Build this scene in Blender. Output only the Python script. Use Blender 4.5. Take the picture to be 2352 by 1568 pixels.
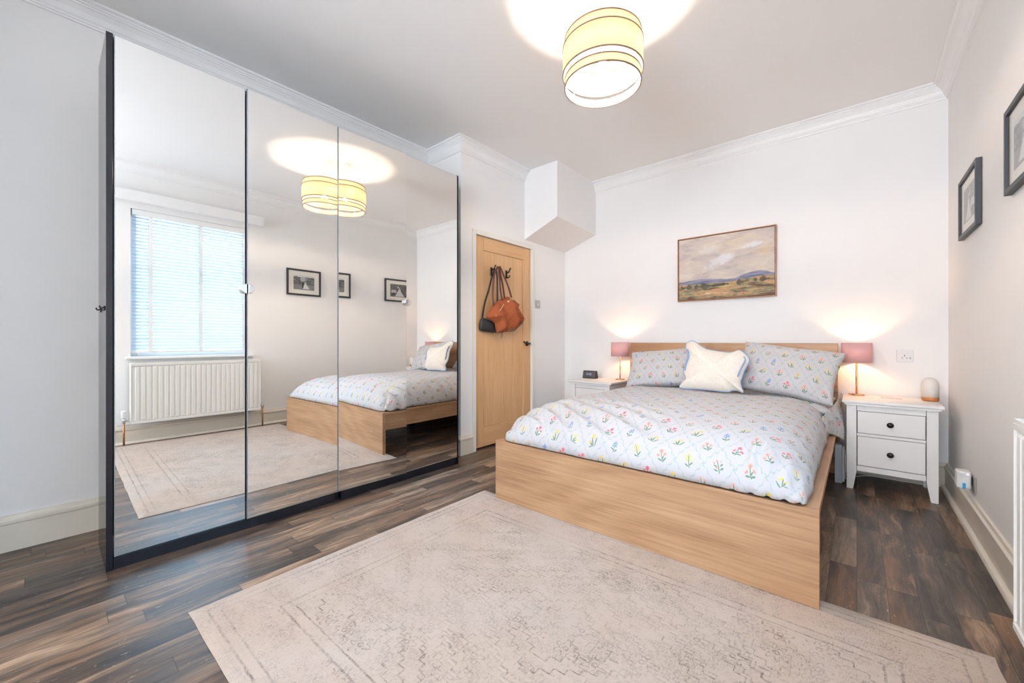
import bpy, bmesh, math, random
import numpy as np
from mathutils import Vector, Matrix, noise
sc = bpy.context.scene
for o in list(bpy.data.objects): bpy.data.objects.remove(o)
PI = math.pi
rad = math.radians
random.seed(7)

# ------------------------------------------------------------------ camera
cam_d = bpy.data.cameras.new('camera'); cam = bpy.data.objects.new('camera', cam_d)
sc.collection.objects.link(cam); sc.camera = cam
cam_d.sensor_width = 36; cam_d.lens = 36*922/2352; cam_d.shift_y = -2/2352
cam_d.clip_start = 0.02
cam.location = (0, 0, 1.0065)
cam.rotation_euler = (PI/2, 0, math.atan2(792, 922))
# ------------------------------------------------------------------ world, exposure
sc.view_settings.view_transform = 'Standard'; sc.view_settings.look = 'None'
sc.view_settings.gamma = 1; sc.view_settings.use_curve_mapping = False
sc.view_settings.exposure = 0.70
w = bpy.data.worlds.new('world'); sc.world = w; w.use_nodes = True
bg = w.node_tree.nodes['Background']
bg.inputs[0].default_value = (0.40, 0.70, 1.0, 1); bg.inputs[1].default_value = 6.5
# ------------------------------------------------------------------ room dimensions
XR, XL, XD = 0.475, -3.085, -2.632        # right wall, left wall, door wall
YB, YF = 4.03, -3.0                        # headboard wall, wall behind the camera
ZC = 2.77
YP = 2.374                                 # pier return
WY0, WY1, WZ0, WZ1 = 0.55, 1.68, 0.85, 2.31   # window beside the camera
RX0, RX1, RZ0, RZ1 = -1.25, 0.25, 0.55, 2.4    # added window behind the camera, for the fill lights
def area(name, loc, rot, sx, sy, power, col, portal=False, spread=PI):
    l = bpy.data.lights.new(name, 'AREA'); l.shape = 'RECTANGLE'; l.size = sx; l.size_y = sy
    l.energy = power; l.color = col; l.spread = spread
    if portal: l.cycles.is_portal = True
    o = bpy.data.objects.new(name, l); sc.collection.objects.link(o); o.location = loc; o.rotation_euler = rot
    return o
# daylight entering by the window beside the camera
area('window_daylight', (XR+0.16, (WY0+WY1)/2, (WZ0+WZ1)/2), (0, PI/2, 0), WZ1-WZ0, WY1-WY0, 1, (1, 1, 1), portal=True)
# added fill lights in an unseen rear opening, aimed upwards and towards the bed
cw, hz = (RX1-RX0-0.04)/4, (RZ1-RZ0-0.04)/4
for c_ in range(4):
    for k in range(4):
        area('rear_fill_light', (RX0+0.02+cw*(c_+0.5), YF-0.055, RZ0+0.02+hz*(k+0.5)), (PI/2+rad(56), 0, -rad(28)), cw*0.7, hz*0.55, 11.0, (0.78, 0.84, 0.93))

# ================================================================== helpers
C = sc.collection
WORLD = {}
def thing(name, label, cat, loc=(0, 0, 0), group=None, kind=None):
    o = bpy.data.objects.new(name, None); C.objects.link(o); o.location = loc
    o.empty_display_size = 0.1
    if label: o['label'] = label
    if cat: o['category'] = cat
    if group: o['group'] = group
    if kind: o['kind'] = kind
    WORLD[o.name] = Vector(loc)
    return o
def tag(o, label=None, cat=None, group=None, kind=None):
    if label: o['label'] = label
    if cat: o['category'] = cat
    if group: o['group'] = group
    if kind: o['kind'] = kind
    return o
def obj(name, bm, m, parent=None, bevel=0, smooth=False, local=False, origin=None, seg=2):
    """link bm (world coordinates unless local) as one mesh object"""
    me = bpy.data.meshes.new(name)
    off = Vector((0, 0, 0))
    if not local:
        if parent is not None: off = WORLD[parent.name]
        elif origin is not None: off = Vector(origin)
    if off.length: bmesh.ops.translate(bm, verts=bm.verts, vec=-off)
    bmesh.ops.recalc_face_normals(bm, faces=bm.faces)
    bm.to_mesh(me); bm.free()
    if smooth:
        for p in me.polygons: p.use_smooth = True
    if isinstance(m, (list, tuple)):
        for q in m: me.materials.append(q)
    else: me.materials.append(m)
    o = bpy.data.objects.new(name, me); C.objects.link(o)
    if parent is not None:
        o.parent = parent; WORLD[o.name] = off
    else:
        o.location = off; WORLD[o.name] = off
    if bevel:
        b = o.modifiers.new('bevel', 'BEVEL'); b.width = bevel; b.segments = seg; b.limit_method = 'ANGLE'; b.angle_limit = rad(40)
    if smooth == 'auto':
        pass
    return o
def B(): return bmesh.new()
def box(bm, x0, x1, y0, y1, z0, z1):
    vs = [bm.verts.new(p) for p in [(x0,y0,z0),(x1,y0,z0),(x1,y1,z0),(x0,y1,z0),(x0,y0,z1),(x1,y0,z1),(x1,y1,z1),(x0,y1,z1)]]
    for f in [(0,3,2,1),(4,5,6,7),(0,1,5,4),(1,2,6,5),(2,3,7,6),(3,0,4,7)]: bm.faces.new([vs[i] for i in f])
    return vs
def hexa(bm, pts):
    vs = [bm.verts.new(p) for p in pts]
    for f in [(0,3,2,1),(4,5,6,7),(0,1,5,4),(1,2,6,5),(2,3,7,6),(3,0,4,7)]: bm.faces.new([vs[i] for i in f])
def tube(bm, pts, r, n=10, closed=False, radii=None, flat=1.0, fdir=None):
    pts = [Vector(p) for p in pts]; rings = []; N = len(pts)
    up = Vector((0.13, 0.21, 0.97)).normalized() if fdir is None else Vector(fdir)
    for i, p in enumerate(pts):
        a = pts[(i-1) % N] if (closed or i > 0) else pts[0]
        b = pts[(i+1) % N] if (closed or i < N-1) else pts[-1]
        t = (b-a).normalized()
        s = t.cross(up)
        if s.length < 1e-4: s = t.cross(Vector((1, 0, 0)))
        s.normalize(); q = s.cross(t).normalized()
        rr = radii[i] if radii else r
        rings.append([bm.verts.new(p + s*math.cos(2*PI*k/n)*rr + q*math.sin(2*PI*k/n)*rr*flat) for k in range(n)])
    for i in range(N if closed else N-1):
        A = rings[i]; D = rings[(i+1) % N]
        for k in range(n): bm.faces.new((A[k], A[(k+1) % n], D[(k+1) % n], D[k]))
    if not closed:
        bm.faces.new(rings[0]); bm.faces.new(rings[-1])
def smoothpath(pts, k=6, closed=False):
    P = [Vector(p) for p in pts]; out = []; N = len(P)
    for i in range(N if closed else N-1):
        p0 = P[(i-1) % N] if (closed or i > 0) else P[0]; p1 = P[i]; p2 = P[(i+1) % N]
        p3 = P[(i+2) % N] if (closed or i < N-2) else P[-1]
        for j in range(k):
            t = j/k
            out.append(0.5*((2*p1)+(p2-p0)*t+(2*p0-5*p1+4*p2-p3)*t*t+(3*p1-p0-3*p2+p3)*t**3))
    if not closed: out.append(P[-1])
    return out
def lathe(bm, prof, c, n=40, axis='z', close=False):
    """prof: (r, h) pairs revolved about the axis through c"""
    rings = []
    for r, h in prof:
        ring = []
        for k in range(n):
            a = 2*PI*k/n; u, v = r*math.cos(a), r*math.sin(a)
            p = {'z': (u, v, h), 'x': (h, u, v), 'y': (u, h, v)}[axis]
            ring.append(bm.verts.new((c[0]+p[0], c[1]+p[1], c[2]+p[2])))
        rings.append(ring)
    m = len(rings)
    for i in range(m if close else m-1):
        A = rings[i]; D = rings[(i+1) % m]
        for k in range(n): bm.faces.new((A[k], A[(k+1) % n], D[(k+1) % n], D[k]))
    if not close:
        if prof[0][0] > 1e-5: bm.faces.new(rings[0])
        if prof[-1][0] > 1e-5: bm.faces.new(rings[-1])
    bmesh.ops.remove_doubles(bm, verts=bm.verts, dist=1e-6)
def prism(bm, pts, axis, a, b):
    """2-D outline extruded along axis between a and b. pts are the other two coordinates in x,y,z order"""
    def P(p, h):
        return {'x': (h, p[0], p[1]), 'y': (p[0], h, p[1]), 'z': (p[0], p[1], h)}[axis]
    A = [bm.verts.new(P(p, a)) for p in pts]; D = [bm.verts.new(P(p, b)) for p in pts]
    n = len(pts)
    bm.faces.new(A); bm.faces.new(D)
    for i in range(n): bm.faces.new((A[i], A[(i+1) % n], D[(i+1) % n], D[i]))
def sweep(bm, path, prof):
    """profile (d, z) swept along a horizontal path with mitred corners, interior on the left"""
    P = [Vector(p) for p in path]; rings = []
    for i, p in enumerate(P):
        dirs = []
        if i > 0: dirs.append((P[i]-P[i-1]).normalized())
        if i < len(P)-1: dirs.append((P[i+1]-P[i]).normalized())
        ns = [Vector((-d.y, d.x)) for d in dirs]
        n = ns[0] if len(ns) == 1 else (ns[0]+ns[1]) / (1+ns[0].dot(ns[1]))
        rings.append([bm.verts.new((p.x+n.x*d, p.y+n.y*d, z)) for d, z in prof])
    m = len(prof)
    for i in range(len(P)-1):
        for k in range(m): bm.faces.new((rings[i][k], rings[i][(k+1) % m], rings[i+1][(k+1) % m], rings[i+1][k]))
    bm.faces.new(rings[0]); bm.faces.new(rings[-1])
def blob(bm, outline, c, nrm, df, db, rings=8, fold=None, power=0.5):
    """inflate a closed outline to both sides: a soft body whose silhouette is the outline"""
    O = [Vector(p) for p in outline]; c = Vector(c); nrm = Vector(nrm).normalized(); n = len(O)
    def shell(depth, s0):
        R = []
        for k in range(1, rings):
            s = math.sin(PI/2*k/rings); ring = []
            for i, p in enumerate(O):
                q = c + (p-c)*s
                d = depth*(max(0, 1-s*s))**power
                if fold: d += fold(q, s)*(1 if s0 > 0 else 0.3)*math.sqrt(max(0, 1-s*s))
                ring.append(bm.verts.new(q + nrm*d*s0))
            R.append(ring)
        cc = bm.verts.new(c + nrm*(depth + (fold(c, 0) if fold and s0 > 0 else 0))*s0)
        return R, cc
    edge = [bm.verts.new(p) for p in O]
    for depth, s0 in ((df, 1), (db, -1)):
        R, cc = shell(depth, s0)
        R.append(edge)
        for i in range(n): bm.faces.new((cc, R[0][i], R[0][(i+1) % n]))
        for k in range(len(R)-1):
            for i in range(n): bm.faces.new((R[k][i], R[k+1][i], R[k+1][(i+1) % n], R[k][(i+1) % n]))

# ================================================================== node maths
class V:
    def __init__(s, nb, sock): s.nb = nb; s.s = sock
    def _m(s, op, *a): return s.nb.math(op, s, *a)
    def __add__(s, o): return s._m('ADD', o)
    __radd__ = __add__
    def __sub__(s, o): return s._m('SUBTRACT', o)
    def __rsub__(s, o): return s.nb.math('SUBTRACT', o, s)
    def __mul__(s, o): return s._m('MULTIPLY', o)
    __rmul__ = __mul__
    def __truediv__(s, o): return s._m('DIVIDE', o)
    def __neg__(s): return s._m('MULTIPLY', -1.0)
class NB:
    def __init__(s, name):
        s.mat = bpy.data.materials.new(name); s.mat.use_nodes = True; s.t = s.mat.node_tree
        s.bsdf = s.t.nodes['Principled BSDF']; s.out = s.t.nodes['Material Output']
    def set(s, inp, v):
        if isinstance(v, V): s.t.links.new(v.s, inp)
        elif isinstance(v, (int, float)):
            if hasattr(inp.default_value, '__len__'): inp.default_value = (v,)*len(inp.default_value)
            else: inp.default_value = v
        else:
            L = len(inp.default_value); inp.default_value = tuple(v) + ((1,) if L == 4 and len(v) == 3 else ())
    def math(s, op, *a):
        n = s.t.nodes.new('ShaderNodeMath'); n.operation = op
        for i, x in enumerate(a): s.set(n.inputs[i], x)
        return V(s, n.outputs[0])
    def floor(s, a): return s.math('FLOOR', a)
    def frac(s, a): return s.math('FRACT', a)
    def abs(s, a): return s.math('ABSOLUTE', a)
    def sin(s, a): return s.math('SINE', a)
    def cos(s, a): return s.math('COSINE', a)
    def mn(s, a, b): return s.math('MINIMUM', a, b)
    def mx(s, a, b): return s.math('MAXIMUM', a, b)
    def sqrt(s, a): return s.math('SQRT', a)
    def gt(s, a, b): return s.math('GREATER_THAN', a, b)
    def lt(s, a, b): return s.math('LESS_THAN', a, b)
    def step(s, x, a, b):      # smooth 0..1 between a and b
        n = s.t.nodes.new('ShaderNodeMapRange'); n.interpolation_type = 'SMOOTHSTEP'
        lo, hi, f0, f1 = (a, b, 0, 1) if not (isinstance(a, (int, float)) and isinstance(b, (int, float)) and a > b) else (b, a, 1, 0)
        s.set(n.inputs['Value'], x); s.set(n.inputs['From Min'], lo); s.set(n.inputs['From Max'], hi)
        s.set(n.inputs['To Min'], f0); s.set(n.inputs['To Max'], f1)
        return V(s, n.outputs[0])
    def coords(s, kind='Object'):
        n = s.t.nodes.new('ShaderNodeTexCoord'); p = s.t.nodes.new('ShaderNodeSeparateXYZ')
        s.t.links.new(n.outputs[kind], p.inputs[0])
        return [V(s, p.outputs[i]) for i in range(3)]
    def world(s):
        n = s.t.nodes.new('ShaderNodeNewGeometry'); p = s.t.nodes.new('ShaderNodeSeparateXYZ')
        s.t.links.new(n.outputs['Position'], p.inputs[0])
        return [V(s, p.outputs[i]) for i in range(3)]
    def vec(s, x, y, z=0.0):
        n = s.t.nodes.new('ShaderNodeCombineXYZ')
        for i, q in enumerate((x, y, z)): s.set(n.inputs[i], q)
        return V(s, n.outputs[0])
    def noise(s, v, scale=1, detail=3, rough=0.5, dist=0, col=False):
        n = s.t.nodes.new('ShaderNodeTexNoise'); s.t.links.new(v.s, n.inputs['Vector'])
        n.inputs['Scale'].default_value = scale; n.inputs['Detail'].default_value = detail
        n.inputs['Roughness'].default_value = rough; n.inputs['Distortion'].default_value = dist
        return V(s, n.outputs['Color' if col else 'Fac'])
    def hash(s, x, y=0.0, z=0.0):
        n = s.t.nodes.new('ShaderNodeTexWhiteNoise'); n.noise_dimensions = '3D'
        s.t.links.new(s.vec(x, y, z).s, n.inputs['Vector'])
        return V(s, n.outputs['Value'])
    def voronoi(s, v, scale, feature='F1', rnd=1.0):
        n = s.t.nodes.new('ShaderNodeTexVoronoi'); n.feature = feature
        s.t.links.new(v.s, n.inputs['Vector']); n.inputs['Scale'].default_value = scale
        n.inputs['Randomness'].default_value = rnd
        return V(s, n.outputs['Distance'])
    def mix(s, f, a, b):
        n = s.t.nodes.new('ShaderNodeMix'); n.data_type = 'RGBA'; n.clamp_factor = True
        s.set(n.inputs[0], f); s.set(n.inputs[6], a); s.set(n.inputs[7], b)
        return V(s, n.outputs[2])
    def ramp(s, f, stops, const=False):
        n = s.t.nodes.new('ShaderNodeValToRGB'); s.t.links.new(f.s, n.inputs[0])
        r = n.color_ramp; r.interpolation = 'CONSTANT' if const else 'LINEAR'
        while len(r.elements) < len(stops): r.elements.new(0.5)
        for e, (p, c) in zip(r.elements, stops): e.position = p; e.color = tuple(c)+(1,)
        return V(s, n.outputs[0])
    def bump(s, h, strength=0.3, dist=0.01):
        n = s.t.nodes.new('ShaderNodeBump'); s.t.links.new(h.s, n.inputs['Height'])
        n.inputs['Strength'].default_value = strength; n.inputs['Distance'].default_value = dist
        s.t.links.new(n.outputs[0], s.bsdf.inputs['Normal'])
    def done(s, col=None, rough=0.5, metal=0, **kw):
        if col is not None: s.set(s.bsdf.inputs['Base Color'], col)
        s.set(s.bsdf.inputs['Roughness'], rough); s.set(s.bsdf.inputs['Metallic'], metal)
        for k, v in kw.items(): s.set(s.bsdf.inputs[k.replace('_', ' ')], v)
        return s.mat
def srgb(r, g, b):
    f = lambda c: (c/255/12.92) if c/255 <= 0.04045 else ((c/255+0.055)/1.055)**2.4
    return (f(r), f(g), f(b))
def plain(name, col, rough=0.5, metal=0, var=0.04, sc_=30, bump=0, **kw):
    b = NB(name); x, y, z = b.coords(); n = b.noise(b.vec(x, y, z), sc_, 3)
    c = b.mix(n, tuple(q*(1-var) for q in col), tuple(min(1, q*(1+var)) for q in col))
    if bump: b.bump(n, bump, 0.002)
    return b.done(c, rough, metal, **kw)
def emit(name, col, strength):
    b = NB(name); return b.done(col, 0.5, 0, Emission_Color=col, Emission_Strength=strength)

# ------------------------------------------------------------------ materials
M = {}
M['wall'] = plain('wall_paint', (0.925, 0.912, 0.895), 0.75, var=0.012, sc_=4, bump=0.02)
M['ceil'] = plain('ceiling_paint', (0.955, 0.945, 0.93), 0.85, var=0.01, sc_=3)
M['trim'] = plain('white_gloss_trim', (0.93, 0.925, 0.915), 0.4, var=0.01)
M['skirt'] = plain('cream_gloss_paint', (0.78, 0.72, 0.62), 0.35, var=0.03, sc_=12)
M['black'] = plain('black_brown_foil', (0.010, 0.011, 0.016), 0.16, var=0.03, sc_=60)
M['edge'] = plain('grey_mirror_edge', (0.30, 0.33, 0.36), 0.3, 0.5)
M['mirror'] = NB('mirror_glass').done((0.93, 0.94, 0.93), 0.0, 1.0)
M['chrome'] = plain('chrome', (0.75, 0.76, 0.78), 0.08, 1.0, var=0.01)
M['steel'] = plain('brushed_steel', (0.5, 0.49, 0.47), 0.35, 1.0, var=0.05, sc_=80)
M['brass'] = plain('brass', (0.78, 0.48, 0.26), 0.18, 1.0, var=0.05)
M['iron'] = plain('black_iron', (0.012, 0.011, 0.012), 0.4, 0.3, var=0.2)
M['copper'] = plain('copper_pipe', (0.55, 0.25, 0.12), 0.3, 1.0, var=0.15, sc_=40)
M['white_enamel'] = plain('white_enamel', (0.85, 0.85, 0.82), 0.3, var=0.01)
M['plastic'] = plain('white_plastic', (0.80, 0.80, 0.80), 0.35, var=0.02)
M['grey_plastic'] = plain('pale_grey_plastic', (0.50, 0.54, 0.58), 0.4, var=0.05)
M['ns'] = plain('off_white_lacquer', (0.84, 0.83, 0.82), 0.38, var=0.02, sc_=14)
M['mattress'] = plain('mattress_ticking', (0.75, 0.74, 0.72), 0.9)
M['dark'] = plain('dark_gap', (0.01, 0.01, 0.01), 0.8)
M['blue'] = plain('blue_plastic', (0.03, 0.35, 0.70), 0.4)
M['ceramic'] = plain('white_ceramic', (0.80, 0.77, 0.72), 0.45, var=0.02)
M['dwood'] = plain('warm_wood_ring', (0.50, 0.20, 0.06), 0.45, var=0.2, sc_=60)
M['led'] = emit('status_led', (0.5, 0.4, 1.0), 1.5)

def wood(name, cols, long='x', rough=0.42, scale=1.0, rings=26, contrast=1.0, cross='z'):
    b = NB(name); x, y, z = b.coords()
    c = {'x': x, 'y': y, 'z': z}
    L = c[long]; A = c[cross]; O = c[[k for k in 'xyz' if k != long and k != cross][0]]
    big = b.noise(b.vec(L*0.9, A*5.0, O*5.0), 1.0*scale, 2)
    ringv = b.sin((A+O*0.6)*(rings*scale) + big*9.0 + L*0.6)
    fine = b.noise(b.vec(L*3.0, A*95.0, O*95.0), 1.0*scale, 4, 0.6)
    fib = b.noise(b.vec(L*9.0, A*420.0, O*420.0), 1.0*scale, 2, 0.6)
    cath = b.noise(b.vec(L*0.55+3.0, A*2.6, O*2.6), 1.0*scale, 1, 0.4)
    cline = b.sin(cath*74.0 + fine*4.5)
    f = ringv*0.05*contrast + cline*0.05*contrast + fine*0.62 + fib*0.30 + big*0.35 - 0.13
    col = b.ramp(f, [(0.25, cols[0]), (0.5, cols[1]), (0.75, cols[2])])
    b.bump(fib, 0.08, 0.001)
    return b.done(col, rough)
OAK = [srgb(146, 108, 76), srgb(176, 137, 102), srgb(194, 157, 121)]
M['oak_x'] = wood('white_stained_oak', OAK, 'x')
M['oak_y'] = wood('white_stained_oak_rail', OAK, 'y', cross='x')
M['oak_head'] = wood('oak_veneer_headboard', [srgb(140, 100, 68), srgb(176, 132, 94), srgb(198, 156, 116)], 'x', contrast=1.6)
DOAK = [srgb(200, 152, 104), srgb(219, 174, 126), srgb(229, 189, 144)]
M['oak_z'] = wood('oak_door', DOAK, 'z', cross='y', rings=60, contrast=0.5)
M['oak_rail'] = wood('oak_door_rail', DOAK, 'y', cross='z', rings=60, contrast=0.5)
M['picture_oak'] = wood('picture_frame_wood', [srgb(130, 85, 50), srgb(170, 115, 75), srgb(190, 135, 95)], 'x')

def floor_mat():
    b = NB('dark_plank_flooring'); x, y, z = b.world()
    wdt = 0.092; r = x/wdt; row = b.floor(r); fr = b.frac(r)
    off = b.hash(row, 3.0)*1.7
    q = y/0.62 + off; colm = b.floor(q); fq = b.frac(q)
    h = b.hash(row, colm, 1.0); h2 = b.hash(row, colm, 5.0)
    sx = x*34.0 + h*70.0; sy = y*1.7 + h2*50.0
    warp = b.noise(b.vec(sx*0.12, sy*1.6, h*9.0), 1.0, 3)
    g1 = b.noise(b.vec(sx + warp*5.0, sy, h*9.0), 1.0, 5, 0.62)
    g2 = b.noise(b.vec(x*230.0, y*7.0, h*9.0), 1.0, 3, 0.6)
    blotch = b.noise(b.vec(x*6.0 + h*20.0, y*2.6, h2*10.0), 1.0, 4, 0.6)
    tone = h*0.38 + g1*1.35 + g2*0.40 + blotch*0.85 - 1.08
    col = b.ramp(tone, [(0.10, srgb(38, 32, 29)), (0.36, srgb(78, 64, 54)), (0.60, srgb(124, 101, 82)), (0.86, srgb(176, 150, 124))])
    grey = b.mix(b.step(h2, 0.45, 0.8)*0.6, col, b.ramp(tone, [(0.1, srgb(46, 42, 40)), (0.5, srgb(104, 94, 85)), (0.9, srgb(164, 150, 136))]))
    warm = b.mix(b.step(b.noise(b.vec(x*9.0+h*8.0, y*1.5, h*3.0), 1, 2), 0.52, 0.68)*0.40, grey, srgb(138, 100, 68))
    fl = b.noise(b.vec(x*120.0, y*26.0, 0.0), 1.0, 3, 0.65)
    flm = b.step(fl, 0.655, 0.70)*b.step(b.noise(b.vec(x*7.0, y*5.0, 4.0), 1, 1), 0.42, 0.62)
    col = b.mix(flm*0.8, warm, srgb(196, 184, 168))
    seam = b.mx(b.lt(b.mn(fr, 1.0-fr), 0.012), b.lt(b.mn(fq, 1.0-fq), 0.0022))
    col = b.mix(seam*0.7, col, srgb(30, 26, 24))
    b.bump(g1*0.5+g2*0.5-seam, 0.15, 0.002)
    return b.done(col, b.step(g1, 0.2, 0.8)*0.12+0.34)
M['floor'] = floor_mat()

def rug_mat():
    b = NB('faded_patterned_rug'); u, v, _ = b.coords('UV')
    W_, H_ = 2.22, 1.59
    e = b.mn(b.mn(u, W_-u), b.mn(v, H_-v))
    wob = b.noise(b.vec(u, v), 26, 2)*0.008
    e = e + wob
    def line(d, w_): return b.step(b.abs(d), w_, w_*0.35)
    def band(d, a, c): return b.gt(d, a)*b.lt(d, c)
    fx = b.abs(u-W_/2); fy = b.abs(v-H_/2)
    # stepped medallion contours
    qx = b.floor(fx/0.035)*0.035; qy = b.floor(fy/0.035)*0.035
    dia = qx*0.78 + qy
    inner = b.gt(e, 0.285)
    lines = b.mx(line(e-0.05, 0.006), b.mx(line(e-0.085, 0.005), b.mx(line(e-0.235, 0.006), line(e-0.275, 0.005))))
    med = None
    def outline(k, d_, s_=0.035, m_=0.78, ax=fx, ay=fy):
        S0 = b.floor(ax/s_)*(s_*m_)+ay; S1 = b.floor((ax+d_)/s_)*(s_*m_)+ay; S2 = S0+d_
        i0 = b.lt(S0, k)
        return b.mx(b.abs(i0-b.lt(S1, k)), b.abs(i0-b.lt(S2, k)))
    for k, ww in ((0.14, .005), (0.20, .004), (0.27, .006), (0.285, .003), (0.40, .004), (0.46, .006), (0.475, .003), (0.58, .004), (0.66, .006), (0.72, .003), (0.90, .006), (1.05, .005)):
        l = outline(k, ww)
        med = l if med is None else b.mx(med, l)
    gx = b.abs(b.frac(u/0.37)-0.5)*0.37; gy = b.abs(b.frac(v/0.32)-0.5)*0.32
    for k, ww in ((0.06, .004), (0.085, .003), (0.14, .004)):
        med = b.mx(med, outline(k, ww, 0.022, 1.0, gx, gy)*0.8)
    lines = b.mx(lines, med*inner)
    # scattered motifs: mirrored little stars and hooks
    def motif(px, py, cell, seed):
        cx_ = b.floor(px/cell); cy_ = b.floor(py/cell)
        lx = b.frac(px/cell)-0.5; ly = b.frac(py/cell)-0.5
        hh = b.hash(cx_, cy_, seed)
        r_ = b.sqrt(lx*lx+ly*ly); an = b.math('ARCTAN2', ly, lx)
        pet = b.sin(an*(b.floor(hh*3.0)*2.0+4.0))*0.09 + 0.24 + hh*0.08
        ring = line(r_-pet, 0.045); core = line(r_-0.08, 0.035)
        return b.mx(ring, core)*b.gt(hh, 0.35)
    mot = b.mx(motif(fx, fy, 0.105, 1.0)*inner, motif(fx+0.04, fy+0.02, 0.062, 2.0)*band(e, 0.09, 0.23))
    sq = b.abs(b.noise(b.vec(fx, fy), 17, 3, 0.6)-0.5)
    vine = b.step(sq, 0.020, 0.006)
    vine2 = b.step(b.abs(b.noise(b.vec(fx, fy, 5.0), 36, 2, 0.6)-0.5), 0.03, 0.012)
    patt = b.mx(b.mx(lines, mot*0.9), b.mx(vine*0.75*b.step(b.noise(b.vec(u, v, 9.0), 6, 2), 0.5, 0.6), vine2*0.28))
    # areas of flat tone between contours
    tone_a = b.gt(b.hash(b.floor((b.floor(fx/0.035)*0.0273+fy)/0.135), 7.0), 0.45)*inner
    fade = b.step(b.noise(b.vec(u, v, 2.0), 2.6, 4, 0.65), 0.36, 0.66)
    thread = b.step(b.noise(b.vec(u*12.0, v*480.0), 1, 2), 0.35, 0.65)
    wear = b.step(b.noise(b.vec(u*40.0, v*90.0), 1, 3, 0.7), 0.38, 0.62)
    speck = b.step(b.noise(b.vec(u*210.0, v*70.0, 6.0), 1, 2, 0.6), 0.46, 0.58)
    f = patt*(fade*0.65+0.28)*(wear*0.75+0.25)*(speck*0.35+0.65)*1.15
    base = b.mix(b.noise(b.vec(u, v, 8.0), 3.2, 3), srgb(194, 182, 172), srgb(182, 168, 156))
    base = b.mix(b.step(b.noise(b.vec(u, v, 4.0), 2.2, 3), 0.45, 0.65)*0.45, base, srgb(186, 163, 144))
    base = b.mix(tone_a*fade*0.5*(thread*0.6+0.4), base, srgb(176, 160, 146))
    blot = b.step(b.noise(b.vec(u*1.0, v*1.4, 11.0), 5, 4, 0.7), 0.40, 0.62)*(speck*0.8+0.12)
    base = b.mix(blot*0.55, base, srgb(142, 128, 118))
    base = b.mix(band(e, 0.09, 0.23)*b.step(b.noise(b.vec(u*22.0, v*22.0, 3.0), 1, 3, 0.6), 0.45, 0.6)*0.35*fade, base, srgb(180, 156, 144))
    col = b.mix(f, base, srgb(96, 84, 76))
    lit = b.mx(outline(0.277, 0.003), outline(0.467, 0.003))*inner
    col = b.mix(lit*0.22, col, srgb(220, 210, 204))
    col = b.mix(thread*0.10, col, srgb(196, 180, 168))
    b.bump(thread*0.5+b.noise(b.vec(u, v), 300, 2)*0.7, 0.25, 0.002)
    return b.done(col, 0.95, Sheen_Weight=0.15)
M['rug'] = rug_mat()

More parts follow.
